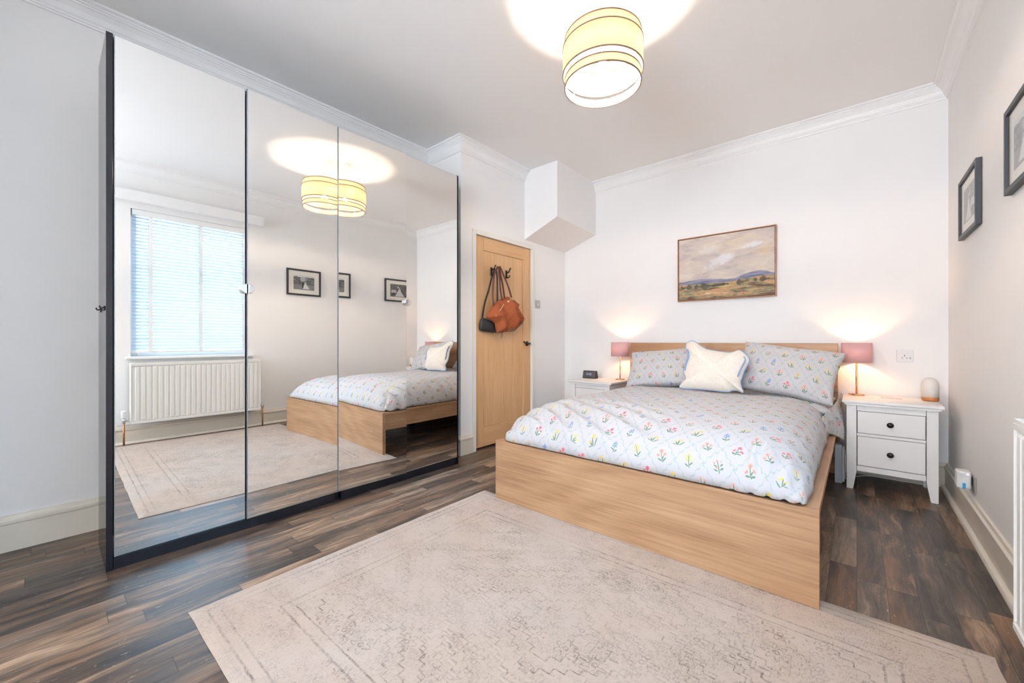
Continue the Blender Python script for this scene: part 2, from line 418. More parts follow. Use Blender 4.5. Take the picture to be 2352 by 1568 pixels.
def print_mat(name, base=(0.575, 0.56, 0.575), sheer=0.0):
    """white cotton with wavy sage trellis and small sprigs of flowers"""
    b = NB(name); u, v, _ = b.coords('UV')
    w0 = b.noise(b.vec(u, v, 1.0), 3.0, 1)*0.012
    P = u+w0; Q = v-w0
    A = P/0.122 + Q/0.178; D = P/0.122 - Q/0.178
    wob = lambda t, s_: b.sin(t*(2*PI*3))*0.035*s_
    A2 = A + wob(D, 1); D2 = D + wob(A, -1)
    da = b.abs(b.frac(A2+0.5)-0.5); dd = b.abs(b.frac(D2+0.5)-0.5)
    thick = lambda t: b.sin(t*(2*PI*3)+0.8)*0.012+0.026
    la = b.step(da/thick(D), 1.0, 0.55); ld = b.step(dd/thick(A), 1.0, 0.55)
    trel = b.mx(la, ld)
    ca = b.floor(A); cd = b.floor(D)
    h1 = b.hash(ca, cd, 1.0); h2 = b.hash(ca, cd, 2.0); h3 = b.hash(ca, cd, 3.0)
    # centre of the diamond back in metres
    uc = (ca+cd+1.0)*0.5*0.122; vc = (ca-cd)*0.5*0.178
    lx = (P-uc)/0.062; ly = (Q-vc)/0.062
    ang = (h3-0.5)*0.9; cs, sn = b.cos(ang), b.sin(ang)
    rx = lx*cs+ly*sn; ry = ly*cs-lx*sn
    rx = rx*(b.gt(h2, 0.5)*2.0-1.0)
    def ell(cx, cy, a, c, r):
        ca_, sa_ = math.cos(r), math.sin(r)
        dx = rx-cx; dy = ry-cy
        ex = (dx*ca_+dy*sa_)/a; ey = (dy*ca_-dx*sa_)/c
        return b.step(ex*ex+ey*ey, 1.15, 0.75)
    def flower(cx, cy, r):
        dx = rx-cx; dy = ry-cy
        rr = b.sqrt(dx*dx+dy*dy); an = b.math('ARCTAN2', dy, dx)
        return b.step(rr/(b.sin(an*5.0)*0.22*r+r*0.85), 1.1, 0.8)
    mx = lambda *a: a[0] if len(a) == 1 else b.mx(a[0], mx(*a[1:]))
    stem = b.step(b.abs(rx-ry*ry*0.12), 0.035, 0.018)*b.lt(b.abs(ry+0.05), 0.42)
    stem2 = b.step(b.abs(rx-(ry+0.3)*0.55), 0.035, 0.018)*b.gt(ry, -0.3)*b.lt(ry, 0.10)
    # kind one: three open blossoms over leaves
    f1 = mx(flower(0.03, 0.36, 0.17), flower(-0.24, 0.08, 0.13), flower(0.26, 0.10, 0.13))
    g1 = mx(ell(-0.17, -0.25, 0.19, 0.055, -0.7), ell(0.17, -0.27, 0.19, 0.055, 0.7), ell(0.08, -0.12, 0.13, 0.045, 1.0), stem, stem2)
    # kind two: tall spike of small bells
    f2 = mx(flower(0.0, 0.45, 0.09), flower(-0.11, 0.30, 0.10), flower(0.11, 0.26, 0.10), flower(-0.12, 0.08, 0.11), flower(0.12, 0.04, 0.10))
    g2 = mx(ell(-0.15, -0.28, 0.16, 0.05, -0.8), ell(0.15, -0.22, 0.16, 0.05, 0.6), stem)
    # kind three: tulip leaves and two heads
    f3 = mx(flower(-0.08, 0.33, 0.17), flower(0.30, 0.08, 0.12))
    g3 = mx(ell(-0.22, -0.10, 0.32, 0.05, -1.05), ell(0.20, -0.06, 0.30, 0.055, 1.15), ell(0.05, -0.02, 0.34, 0.05, 1.5), ell(0.30, -0.26, 0.16, 0.04, 0.3))
    # kind four: branching sprig with buds
    f4 = mx(flower(0.04, 0.44, 0.09), flower(0.24, 0.26, 0.08), flower(-0.20, 0.28, 0.07), flower(0.10, -0.02, 0.09))
    g4 = mx(ell(-0.20, 0.05, 0.12, 0.05, -0.6), ell(0.18, 0.10, 0.12, 0.05, 0.5), ell(-0.18, -0.20, 0.14, 0.055, -0.6), ell(0.20, -0.18, 0.14, 0.05, 0.6), stem)
    k1 = b.lt(h1, 0.28); k2 = b.gt(h1, 0.28)*b.lt(h1, 0.52); k3 = b.gt(h1, 0.52)*b.lt(h1, 0.74); k4 = b.gt(h1, 0.74)
    fl = f1*k1+f2*k2+f3*k3+f4*k4; gr = g1*k1+g2*k2+g3*k3+g4*k4
    coral, peach, blue, yel = srgb(240, 96, 108), srgb(238, 150, 126), srgb(112, 146, 224), srgb(226, 196, 84)
    pick = b.ramp(h3, [(0, coral), (0.45, peach)], True)
    fc = b.mix(k2, b.mix(k3, b.mix(k4, pick, peach), yel), b.mix(b.gt(h2, 0.6), blue, yel))
    col = b.mix(trel*0.70, base, srgb(158, 180, 176))
    col = b.mix(gr*0.92, col, b.mix(h2, srgb(84, 128, 94), srgb(108, 136, 112)))
    col = b.mix(fl*0.92, col, fc)
    b.bump(b.noise(b.vec(u, v), 900, 2)*0.4+b.noise(b.vec(u, v), 9, 4, 0.6)*2.0, 0.30, 0.004)
    return b.done(col, 0.9, Sheen_Weight=0.1)
M['print'] = print_mat('floral_trellis_cotton')

def linen():
    b = NB('cream_linen'); x, y, z = b.coords()
    t = b.noise(b.vec(x*30.0, y*30.0, z*600.0), 1, 2)*0.5 + b.noise(b.vec(x*600.0, y*30.0, z*30.0), 1, 2)*0.5
    c = b.mix(b.step(t, 0.35, 0.65), srgb(226, 214, 200), srgb(242, 234, 222))
    b.bump(t, 0.25, 0.001)
    return b.done(c, 0.95)
M['linen'] = linen()
M['piping'] = plain('blue_piping', srgb(140, 166, 204), 0.8)
M['suede'] = plain('tan_suede', srgb(160, 82, 44), 0.85, var=0.18, sc_=18, bump=0.3)
M['suede_dark'] = plain('brown_leather_base', srgb(118, 78, 62), 0.6, var=0.15, sc_=30)
M['strap'] = plain('brown_leather_strap', srgb(104, 56, 40), 0.55, var=0.1)
M['bblack'] = plain('black_leather', (0.022, 0.022, 0.024), 0.38, var=0.3, sc_=20, bump=0.2)
M['gold'] = plain('pale_gold', (0.9, 0.78, 0.5), 0.25, 0.8)

def fabric_shade(name, col, trans, weave=500, mixf=0.5):
    b = NB(name); x, y, z = b.coords()
    an = b.math('ARCTAN2', y, x)
    t = b.noise(b.vec(an*22.0, z*weave), 1, 3)*0.6 + b.noise(b.vec(an*160.0, z*30.0), 1, 2)*0.4
    c = b.mix(b.step(t, 0.3, 0.7), tuple(q*0.80 for q in col), col)
    b.done(c, 0.9)
    tr = b.t.nodes.new('ShaderNodeBsdfTranslucent'); b.set(tr.inputs[0], b.mix(b.step(t, 0.3, 0.7), tuple(q*0.75 for q in trans), trans))
    mxn = b.t.nodes.new('ShaderNodeMixShader'); mxn.inputs[0].default_value = mixf
    b.t.links.new(b.bsdf.outputs[0], mxn.inputs[1]); b.t.links.new(tr.outputs[0], mxn.inputs[2])
    b.t.links.new(mxn.outputs[0], b.out.inputs[0])
    return b.mat
M['raffia'] = fabric_shade('woven_raffia', (0.86, 0.76, 0.56), (0.98, 0.88, 0.68), 260, 0.66)
M['pink'] = fabric_shade('dusky_pink_cotton', (0.80, 0.52, 0.52), (0.85, 0.48, 0.40), 500, 0.12)
M['rim'] = plain('taupe_binding', srgb(120, 98, 84), 0.8)
M['slat'] = fabric_shade('white_blind_slat', (0.86, 0.87, 0.88), (0.8, 0.83, 0.86), 200, 0.5)
def glass():
    b = NB('window_glass')
    t = b.t.nodes.new('ShaderNodeBsdfTransparent'); g = b.t.nodes.new('ShaderNodeBsdfGlossy'); g.inputs['Roughness'].default_value = 0.0
    lw = b.t.nodes.new('ShaderNodeLayerWeight'); f5 = b.math('POWER', V(b, lw.outputs['Facing']), 4.0)*0.5+0.03
    m_ = b.t.nodes.new('ShaderNodeMixShader')
    b.t.links.new(f5.s, m_.inputs[0]); b.t.links.new(t.outputs[0], m_.inputs[1]); b.t.links.new(g.outputs[0], m_.inputs[2])
    b.t.links.new(m_.outputs[0], b.out.inputs[0]); return b.mat
M['glass'] = glass()

# ================================================================== the setting
def struct(name, bm, m, parent=None, label=None, **kw):
    o = obj(name, bm, m, parent, **kw)
    if parent is None: o['kind'] = 'structure'
    if label: o['label'] = label
    return o
T = 0.12
bm = B(); box(bm, XL-T, XR+T, YF-T, YB+T, -0.05, 0); struct('floor', bm, M['floor'], label='dark brown and grey wood plank floor')
bm = B(); box(bm, XL-T, XR+T, YF-T, YB+T, ZC, ZC+0.05); struct('ceiling', bm, M['ceil'], label='plain white ceiling')
bm = B(); box(bm, XL-T, XR+T, YB, YB+T, 0, ZC); struct('wall_back', bm, M['wall'], label='white wall behind the headboard')
bm = B(); box(bm, XL-T, XL, YF, YB, 0, ZC); struct('wall_left', bm, M['wall'], label='white wall behind the mirrored wardrobes')
bm = B()
for y0, y1, z0, z1 in ((YF, WY0, 0, ZC), (WY1, YB, 0, ZC), (WY0, WY1, 0, WZ0), (WY0, WY1, WZ1, ZC)): box(bm, XR, XR+T, y0, y1, z0, z1)
struct('wall_right', bm, M['wall'], label='white wall with the framed photographs and the window')
bm = B()
for x0, x1, z0, z1 in ((XL-T, RX0, 0, ZC), (RX1, XR+T, 0, ZC), (RX0, RX1, 0, RZ0), (RX0, RX1, RZ1, ZC)): box(bm, x0, x1, YF-T, YF, z0, z1)
struct('wall_front', bm, M['wall'], label='white wall behind the camera with an added window opening')  # the opening is added to hold the rear fill lights
DY0, DY1, DZ = 2.553, 3.377, 1.975
bm = B()
box(bm, XL, XD, YP, DY0-0.005, 0, ZC); box(bm, XL, XD, DY1+0.005, YB, 0, ZC); box(bm, XL, XD, DY0-0.005, DY1+0.005, DZ+0.005, ZC)
box(bm, XL, XD-0.06, DY0-0.005, DY1+0.005, 0, DZ+0.005)
struct('wall_door', bm, M['wall'], label='white wall around the oak door')
bm = B(); box(bm, XL, -1.95, -1.0, -0.85, 0, ZC); struct('added_wall_stub', bm, M['wall'], label='white wall stub outside the view, added to shade the left wall')  # added out of view to keep the rear fill off the left wall
bm = B(); hexa(bm, [(XD, 3.265, 2.06), (-2.222, 3.265, 2.222), (-2.222, YB, 2.192), (XD, YB, 2.05), (XD, 3.265, ZC), (-2.222, 3.265, ZC), (-2.222, YB, ZC), (XD, YB, ZC)])
struct('wall_bulkhead', bm, M['wall'], label='white boxed bulkhead with a sloping underside in the ceiling corner', bevel=0.002)
COV = [(0, ZC-0.108), (0.010, ZC-0.108), (0.012, ZC-0.098), (0.017, ZC-0.096), (0.017, ZC-0.088), (0.024, ZC-0.080), (0.034, ZC-0.056), (0.050, ZC-0.036),
       (0.056, ZC-0.033), (0.056, ZC-0.026), (0.064, ZC-0.024), (0.064, ZC-0.016), (0.072, ZC-0.014), (0.080, ZC-0.010), (0.080, ZC), (0, ZC)]
bm = B(); sweep(bm, [(XR, YF), (XR, YB), (-2.222, YB)], COV); struct('trim_1', bm, M['trim'], label='white moulded coving over the bed and right wall')
bm = B(); sweep(bm, [(XD, 3.262), (XD, YP), (XL, YP), (XL, -0.85), (-1.95, -0.85)], COV); struct('trim_2', bm, M['trim'], label='white moulded coving over the wardrobes and door')
SK = [(0, 0), (0.018, 0), (0.018, 0.125), (0.015, 0.129), (0.023, 0.133), (0.023, 0.147), (0.014, 0.155), (0.010, 0.168), (0, 0.170)]
bm = B(); sweep(bm, [(XR, YF), (XR, YB), (XD, YB), (XD, DY1+0.045)], SK); struct('baseboard_right', bm, M['skirt'], label='cream skirting board along the right and back walls')
bm = B(); sweep(bm, [(XD, DY0-0.045), (XD, YP), (XL, YP), (XL, -0.85), (-1.95, -0.85)], SK); struct('baseboard_left', bm, M['skirt'], label='cream skirting board beside the wardrobes')
Q = [(0.0185, 0)] + [(0.0185+0.022*math.cos(a), 0.022*math.sin(a)) for a in [PI/2*k/6 for k in range(7)]]
bm = B(); sweep(bm, [(XR, YF), (XR, YB-0.02)], Q); struct('trim_3', bm, M['skirt'], label='cream quadrant bead along the foot of the right skirting')
bm = B(); box(bm, XR-0.07, XR, 0.25, 1.83, 2.37, 2.476); struct('trim_4', bm, M['trim'], label='white boxed pelmet above the window', bevel=0.004)
bm = B()
for y0, y1, z0, z1 in ((DY0-0.042, DY0-0.002, 0, DZ+0.042), (DY1+0.002, DY1+0.042, 0, DZ+0.042), (DY0-0.002, DY1+0.002, DZ+0.002, DZ+0.042)):
    box(bm, XD-0.001, XD+0.015, y0, y1, z0, z1)
struct('trim_5', bm, plain('pale_cream_gloss', (0.88, 0.85, 0.79), 0.4, var=0.01), label='cream painted casing around the oak door', bevel=0.003)

# door with ledged vertical boards
xf = XD-0.012
bm = B()
sw = 0.118
for y0, y1, z0, z1 in ((DY0, DY0+sw, 0.018, DZ), (DY1-sw, DY1, 0.018, DZ)): box(bm, xf-0.035, xf, y0, y1, z0, z1)
door = struct('door_1', bm, M['oak_z'], origin=(xf, DY0, 0), bevel=0.002, label='oak door with a sunken panel of vertical boards')
bm = B(); box(bm, xf-0.035, xf, DY0+sw+.001, DY1-sw-.001, DZ-0.125, DZ); box(bm, xf-0.035, xf, DY0+sw+.001, DY1-sw-.001, 0.018, 0.20)
struct('rail', bm, M['oak_rail'], door, bevel=0.002)
bm = B(); n = 4; yy0, yy1 = DY0+sw+.001, DY1-sw-.001
for k in range(n):
    a = yy0+(yy1-yy0)*k/n; box(bm, xf-0.03, xf-0.009, a+0.0006, yy0+(yy1-yy0)*(k+1)/n-0.0006, 0.20, DZ-0.125)
struct('board_panel', bm, M['oak_z'], door, bevel=0.003)
for z in (1.785, 1.02, 0.26):
    bm = B(); box(bm, xf-0.001, xf+0.006, DY0-0.012, DY0+0.006, z-0.045, z+0.045); tube(bm, [(xf+0.006, DY0-0.003, z-0.045), (xf+0.006, DY0-0.003, z+0.045)], 0.005, 8)
    struct('hinge', bm, M['iron'], door)
bm = B(); lathe(bm, [(0.026, 0), (0.026, 0.006), (0.018, 0.010), (0.010, 0.012), (0.010, 0.045), (0.0, 0.046)], (xf, 3.318, 0.975), 24, 'x')
tube(bm, smoothpath([(xf+0.040, 3.322, 0.975), (xf+0.045, 3.285, 0.974), (xf+0.044, 3.245, 0.984), (xf+0.042, 3.215, 0.995)]), 0.008, 10)
struct('door_handle', bm, M['iron'], door, smooth=True)
def coat_hook(y, z, parent, x, nrm=1):
    bm = B(); box(bm, x, x+0.006*nrm, y-0.011, y+0.011, z-0.04, z+0.04)
    tube(bm, smoothpath([(x+0.005, y, z+0.015), (x+0.030, y, z+0.02), (x+0.048, y+0.002, z+0.045), (x+0.052, y+0.003, z+0.055)]), 0.006, 8)
    tube(bm, smoothpath([(x+0.005, y, z-0.025), (x+0.028, y, z-0.034), (x+0.042, y, z-0.025), (x+0.044, y, z-0.012)]), 0.0055, 8)
    lathe(bm, [(0, 0), (0.009, 0.002), (0.009, 0.008), (0, 0.011)], (x+0.052, y+0.003, z+0.050), 10, 'z')
    return obj('coat_hook', bm, M['iron'], parent, smooth=True)
coat_hook(2.785, 1.665, door, xf-0.009); coat_hook(3.0, 1.665, door, xf-0.009)

# window 1 (seen in the mirror) and its sill
bm = B()
x0, x1 = XR+0.062, XR+0.112
for y0, y1, z0, z1 in ((WY0, WY0+0.05, WZ0, WZ1), (WY1-0.05, WY1, WZ0, WZ1), (WY0+.05, WY1-.05, WZ0, WZ0+0.05), (WY0+.05, WY1-.05, WZ1-0.05, WZ1)):
    box(bm, x0, x1, y0, y1, z0, z1)
win = struct('window_1', bm, M['trim'], origin=(XR+0.09, (WY0+WY1)/2, WZ0), bevel=0.004, label='white sash window behind the slatted blind, seen in the mirror')
bm = B(); box(bm, XR+0.085, XR+0.089, WY0+0.045, WY1-0.045, WZ0+0.045, WZ1-0.045); struct('window_pane', bm, M['glass'], win)
bm = B(); box(bm, XR-0.035, XR+0.062, WY0-0.04, WY1+0.05, WZ0-0.028, WZ0-0.001); struct('window_sill', bm, M['trim'], win, bevel=0.006)
bm = B()
for a0, a1, z0, z1 in ((RX0, RX0+0.06, RZ0, RZ1), (RX1-0.06, RX1, RZ0, RZ1), (RX0+.06, RX1-.06, RZ0, RZ0+0.06), (RX0+.06, RX1-.06, RZ1-0.06, RZ1), ((RX0+RX1)/2-.03, (RX0+RX1)/2+.03, RZ0+.06, RZ1-.06)):
    box(bm, a0, a1, YF-0.115, YF-0.10, z0, z1)
struct('added_rear_window', bm, M['trim'], origin=(-1.4, YF-0.08, RZ0), label='white window added behind the camera, outside the view')  # unseen window frame, added around the rear fill lights
bm = B(); box(bm, RX0+0.001, RX1-0.001, YF-0.118, YF-0.115, RZ0+0.001, RZ1-0.001); struct('added_rear_sheet', bm, M['trim'], label='white sheet closing the added window behind the camera')  # unseen sheet added to keep sky light out of the rear opening

# venetian blind
bl = thing('venetian_blind', 'white venetian blind with open slats in the window recess, seen in the mirror', 'blind', (XR+0.03, (WY0+WY1)/2, WZ0))
a0, a1 = WY0+0.012, WY1-0.012
bm = B(); box(bm, XR+0.002, XR+0.05, a0, a1, 2.252, 2.308); obj('headrail', bm, M['trim'], bl, bevel=0.003)
bm = B(); zz = 0.925
while zz < 2.245:
    t = rad(40); c_, s_ = math.cos(t)*0.0175, math.sin(t)*0.0175
    hexa(bm, [(XR+0.028-c_, a0, zz-s_), (XR+0.028+c_, a0, zz+s_), (XR+0.028+c_, a1, zz+s_), (XR+0.028-c_, a1, zz-s_),
              (XR+0.028-c_, a0, zz-s_+0.002), (XR+0.028+c_, a0, zz+s_+0.002), (XR+0.028+c_, a1, zz+s_+0.002), (XR+0.028-c_, a1, zz-s_+0.002)])
    zz += 0.0335
obj('slats', bm, M['slat'], bl)
bm = B(); box(bm, XR+0.010, XR+0.046, a0, a1, 0.882, 0.902); obj('bottom_rail', bm, M['trim'], bl, bevel=0.003)
for yv in (0.70, 1.11, 1.52):
    bm = B(); box(bm, XR+0.0065, XR+0.0075, yv-0.015, yv+0.015, 0.885, 2.25); box(bm, XR+0.0485, XR+0.0495, yv-0.015, yv+0.015, 0.885, 2.25)
    obj('ladder_tape', bm, M['trim'], bl)

# low building outside, glimpsed through the blind
gr = thing('garage', 'low pale building with a brown roof outside the blinded window', 'building', (8, 2, 0))
bm = B(); box(bm, 7.5, 11, -4, 9, -0.6, 2.0); obj('wall', bm, plain('pale_render', (0.92, 0.91, 0.90), 0.9), gr)
bm = B(); prism(bm, [(7.2, 2.0), (9.25, 3.5), (11.3, 2.0)], 'y', -4.2, 9.2); obj('roof', bm, plain('brown_tiles', (0.50, 0.40, 0.37), 0.8, var=0.2, sc_=20), gr)
bm = B(); box(bm, 0.8, 30, -20, 25, -0.7, -0.6); struct('ground', bm, plain('paving_outside', (0.75, 0.74, 0.72), 0.9))

# ================================================================== wardrobes
MX = -2.47
def wardrobe(y0, y1, label, doors, first):
    t = thing('mirrored_wardrobe', label, 'wardrobe', (-2.66, (y0+y1)/2, 0), 'pair of mirrored wardrobes along the left wall')
    for k, (ya, yb) in enumerate(((y0, y0+0.018), (y1-0.018, y1))):
        fr = MX-0.002 if (k == 0 and first) or (k == 1 and not first) else MX-0.030
        bm = B()
        if k == 0 and first: box(bm, -2.83, MX-0.002, ya, yb+0.004, 0, 2.352)
        else: box(bm, -2.83, fr, ya, yb, 0, 2.352)
        obj('side_panel', bm, M['black'], t, bevel=0.001)
    bm = B(); box(bm, -2.83, MX-0.030, y0+0.019, y1-0.019, 2.334, 2.352); obj('top_panel', bm, M['black'], t)
    bm = B(); box(bm, -2.83, -2.825, y0+0.019, y1-0.019, 0.03, 2.333); obj('back_panel', bm, M['black'], t)
    bm = B(); box(bm, MX-0.028, MX-0.006, y0+0.023, y1-0.019, 0, 0.052); obj('plinth', bm, M['black'], t, bevel=0.001)
    for hy, sgn, wd, th in doors:
        c0, c1 = sorted((0, sgn*wd))
        bm = B(); box(bm, -0.018, -0.004, c0, c1, 0.056, 2.349)
        d = obj('door', bm, M['edge'], None); d.parent = t; d.location = Vector((MX, hy, 0))-WORLD[t.name]; d.rotation_euler = (0, 0, rad(th))
        bm = B(); box(bm, -0.004, 0.0, c0+0.0028, c1-0.0028, 0.060, 2.346)
        mi = obj('mirror', bm, M['mirror'], None); mi.parent = d; mi['label'] = 'full height mirror glass'
        # half-round chrome handle on the free edge
        e = sgn*(wd+0.001); bm = B(); pts = []
        for k in range(13):
            a = -PI/2+PI*k/12
            pts.append((e - sgn*0.029*math.cos(a), 1.281+0.026*math.sin(a)))
        prism(bm, pts, 'x', 0.0005, 0.024)
        h_ = obj('handle', bm, M['chrome'], None, bevel=0.003); h_.parent = d; h_['label'] = 'half round chrome handle'
    return t
w1 = wardrobe(0.173, 1.1995, 'mirrored two door wardrobe nearest the camera, reflecting the window and radiator', [(0.1985, 1, 0.498, 0.0), (1.199, -1, 0.497, 1.2)], True)
w2 = wardrobe(1.2005, 2.205, 'mirrored two door wardrobe beside the oak door, reflecting the bed', [(1.201, 1, 0.494, -2.1), (2.19, -1, 0.492, 0.6)], False)
for xx in (-2.52, -2.70):
    bm = B(); y = 0.173
    box(bm, xx-0.005, xx+0.005, y-0.003, y, 1.14, 1.16)
    tube(bm, smoothpath([(xx, y-0.002, 1.155), (xx, y-0.010, 1.150), (xx, y-0.015, 1.154), (xx, y-0.016, 1.160)]), 0.0028, 8)
    obj('hook', bm, M['iron'], w1, smooth=True)

# ================================================================== rug
def rug():
    P00, P10, P11, P01 = Vector((-1.873, 0.345, 0)), Vector((0.353, 0.385, 0)), Vector((0.332, 1.961, 0)), Vector((-1.894, 1.925, 0))
    nx, ny = 90, 66; bm = B(); uv = bm.loops.layers.uv.new('UVMap')
    top = []
    for j in range(ny+1):
        r = []
        for i in range(nx+1):
            a, b_ = i/nx, j/ny
            p = (P00*(1-a)+P10*a)*(1-b_)+(P01*(1-a)+P11*a)*b_
            e = min(a*2.22, (1-a)*2.22, b_*1.59, (1-b_)*1.59)
            jig = 0.004*noise.noise((a*14, b_*14, 3)) if e < 0.01 else 0
            z = 0.007*min(1, (e+0.004)/0.010)
            r.append(bm.verts.new((p.x+jig, p.y+jig, z)))
        top.append(r)
    for j in range(ny):
        for i in range(nx):
            f = bm.faces.new((top[j][i], top[j][i+1], top[j+1][i+1], top[j+1][i]))
            for l, (ii, jj) in zip(f.loops, ((i, j), (i+1, j), (i+1, j+1), (i, j+1))): l[uv].uv = (ii/nx*2.22, jj/ny*1.59)
    # skirt and underside
    loop = [top[0][i] for i in range(nx+1)]+[top[j][nx] for j in range(1, ny+1)]+[top[ny][i] for i in range(nx-1, -1, -1)]+[top[j][0] for j in range(ny-1, 0, -1)]
    low = [bm.verts.new((v_.co.x, v_.co.y, 0.0004)) for v_ in loop]
    for k in range(len(loop)):
        f = bm.faces.new((loop[k], loop[(k+1) % len(loop)], low[(k+1) % len(loop)], low[k]))
        for l in f.loops: l[uv].uv = (0.01, 0.01)
    bm.faces.new(low)
    o = obj('area_rug', bm, M['rug'], None, origin=(-0.77, 1.15, 0))
    return tag(o, 'large faded beige rug with a worn oriental pattern, lying at the foot of the bed', 'rug')
rug()

# ================================================================== bed
FX0, FX1, FY = -1.746, -0.105, 1.872
bed = thing('bed_frame', 'pale oak double bed frame with a solid footboard and a low flat headboard', 'bed', ((FX0+FX1)/2, 2.9, 0))
bm = B(); box(bm, FX0, FX1, FY, FY+0.030, 0.0075, 0.373); obj('footboard', bm, M['oak_x'], bed, bevel=0.0015)
for s, (xa, xb, xc, xd) in enumerate(((FX0+0.002, FX0+0.085, FX0+0.022, FX0+0.042), (FX1-0.085, FX1-0.002, FX1-0.042, FX1-0.022))):
    bm = B(); box(bm, xa, xb, FY+0.031, 3.899, 0.352, 0.372)
    box(bm, xc, xd, FY+0.031, 3.899, 0.215, 0.351)
    obj('side_rail', bm, M['oak_y'], bed, bevel=0.0015)
bm = B(); box(bm, -1.76, -0.108, 3.90, 3.935, 0.0, 0.986); hb = obj('headboard', bm, M['oak_head'], bed, bevel=0.002); hb['label'] = 'darker grained oak headboard'
bm = B()
for k in range(16):
    y = 1.97+k*0.12; box(bm, FX0+0.09, FX1-0.09, y, y+0.07, 0.235, 0.25)
obj('slatted_base', bm, M['oak_x'], bed)
bm = B(); box(bm, (FX0+FX1)/2-0.03, (FX0+FX1)/2+0.03, FY+0.031, 3.899, 0.18, 0.234); box(bm, (FX0+FX1)/2-0.03, (FX0+FX1)/2+0.03, 2.85, 2.91, 0, 0.18); obj('centre_beam', bm, M['black'], bed)
bm = B(); box(bm, FX0+0.11, FX1-0.11, 2.02, 3.88, 0.252, 0.462)
tag(obj('mattress', bm, M['mattress'], None, bevel=0.03, seg=4, origin=((FX0+FX1)/2, 2.9, 0.252)), 'white mattress lying under the floral duvet', 'mattress')

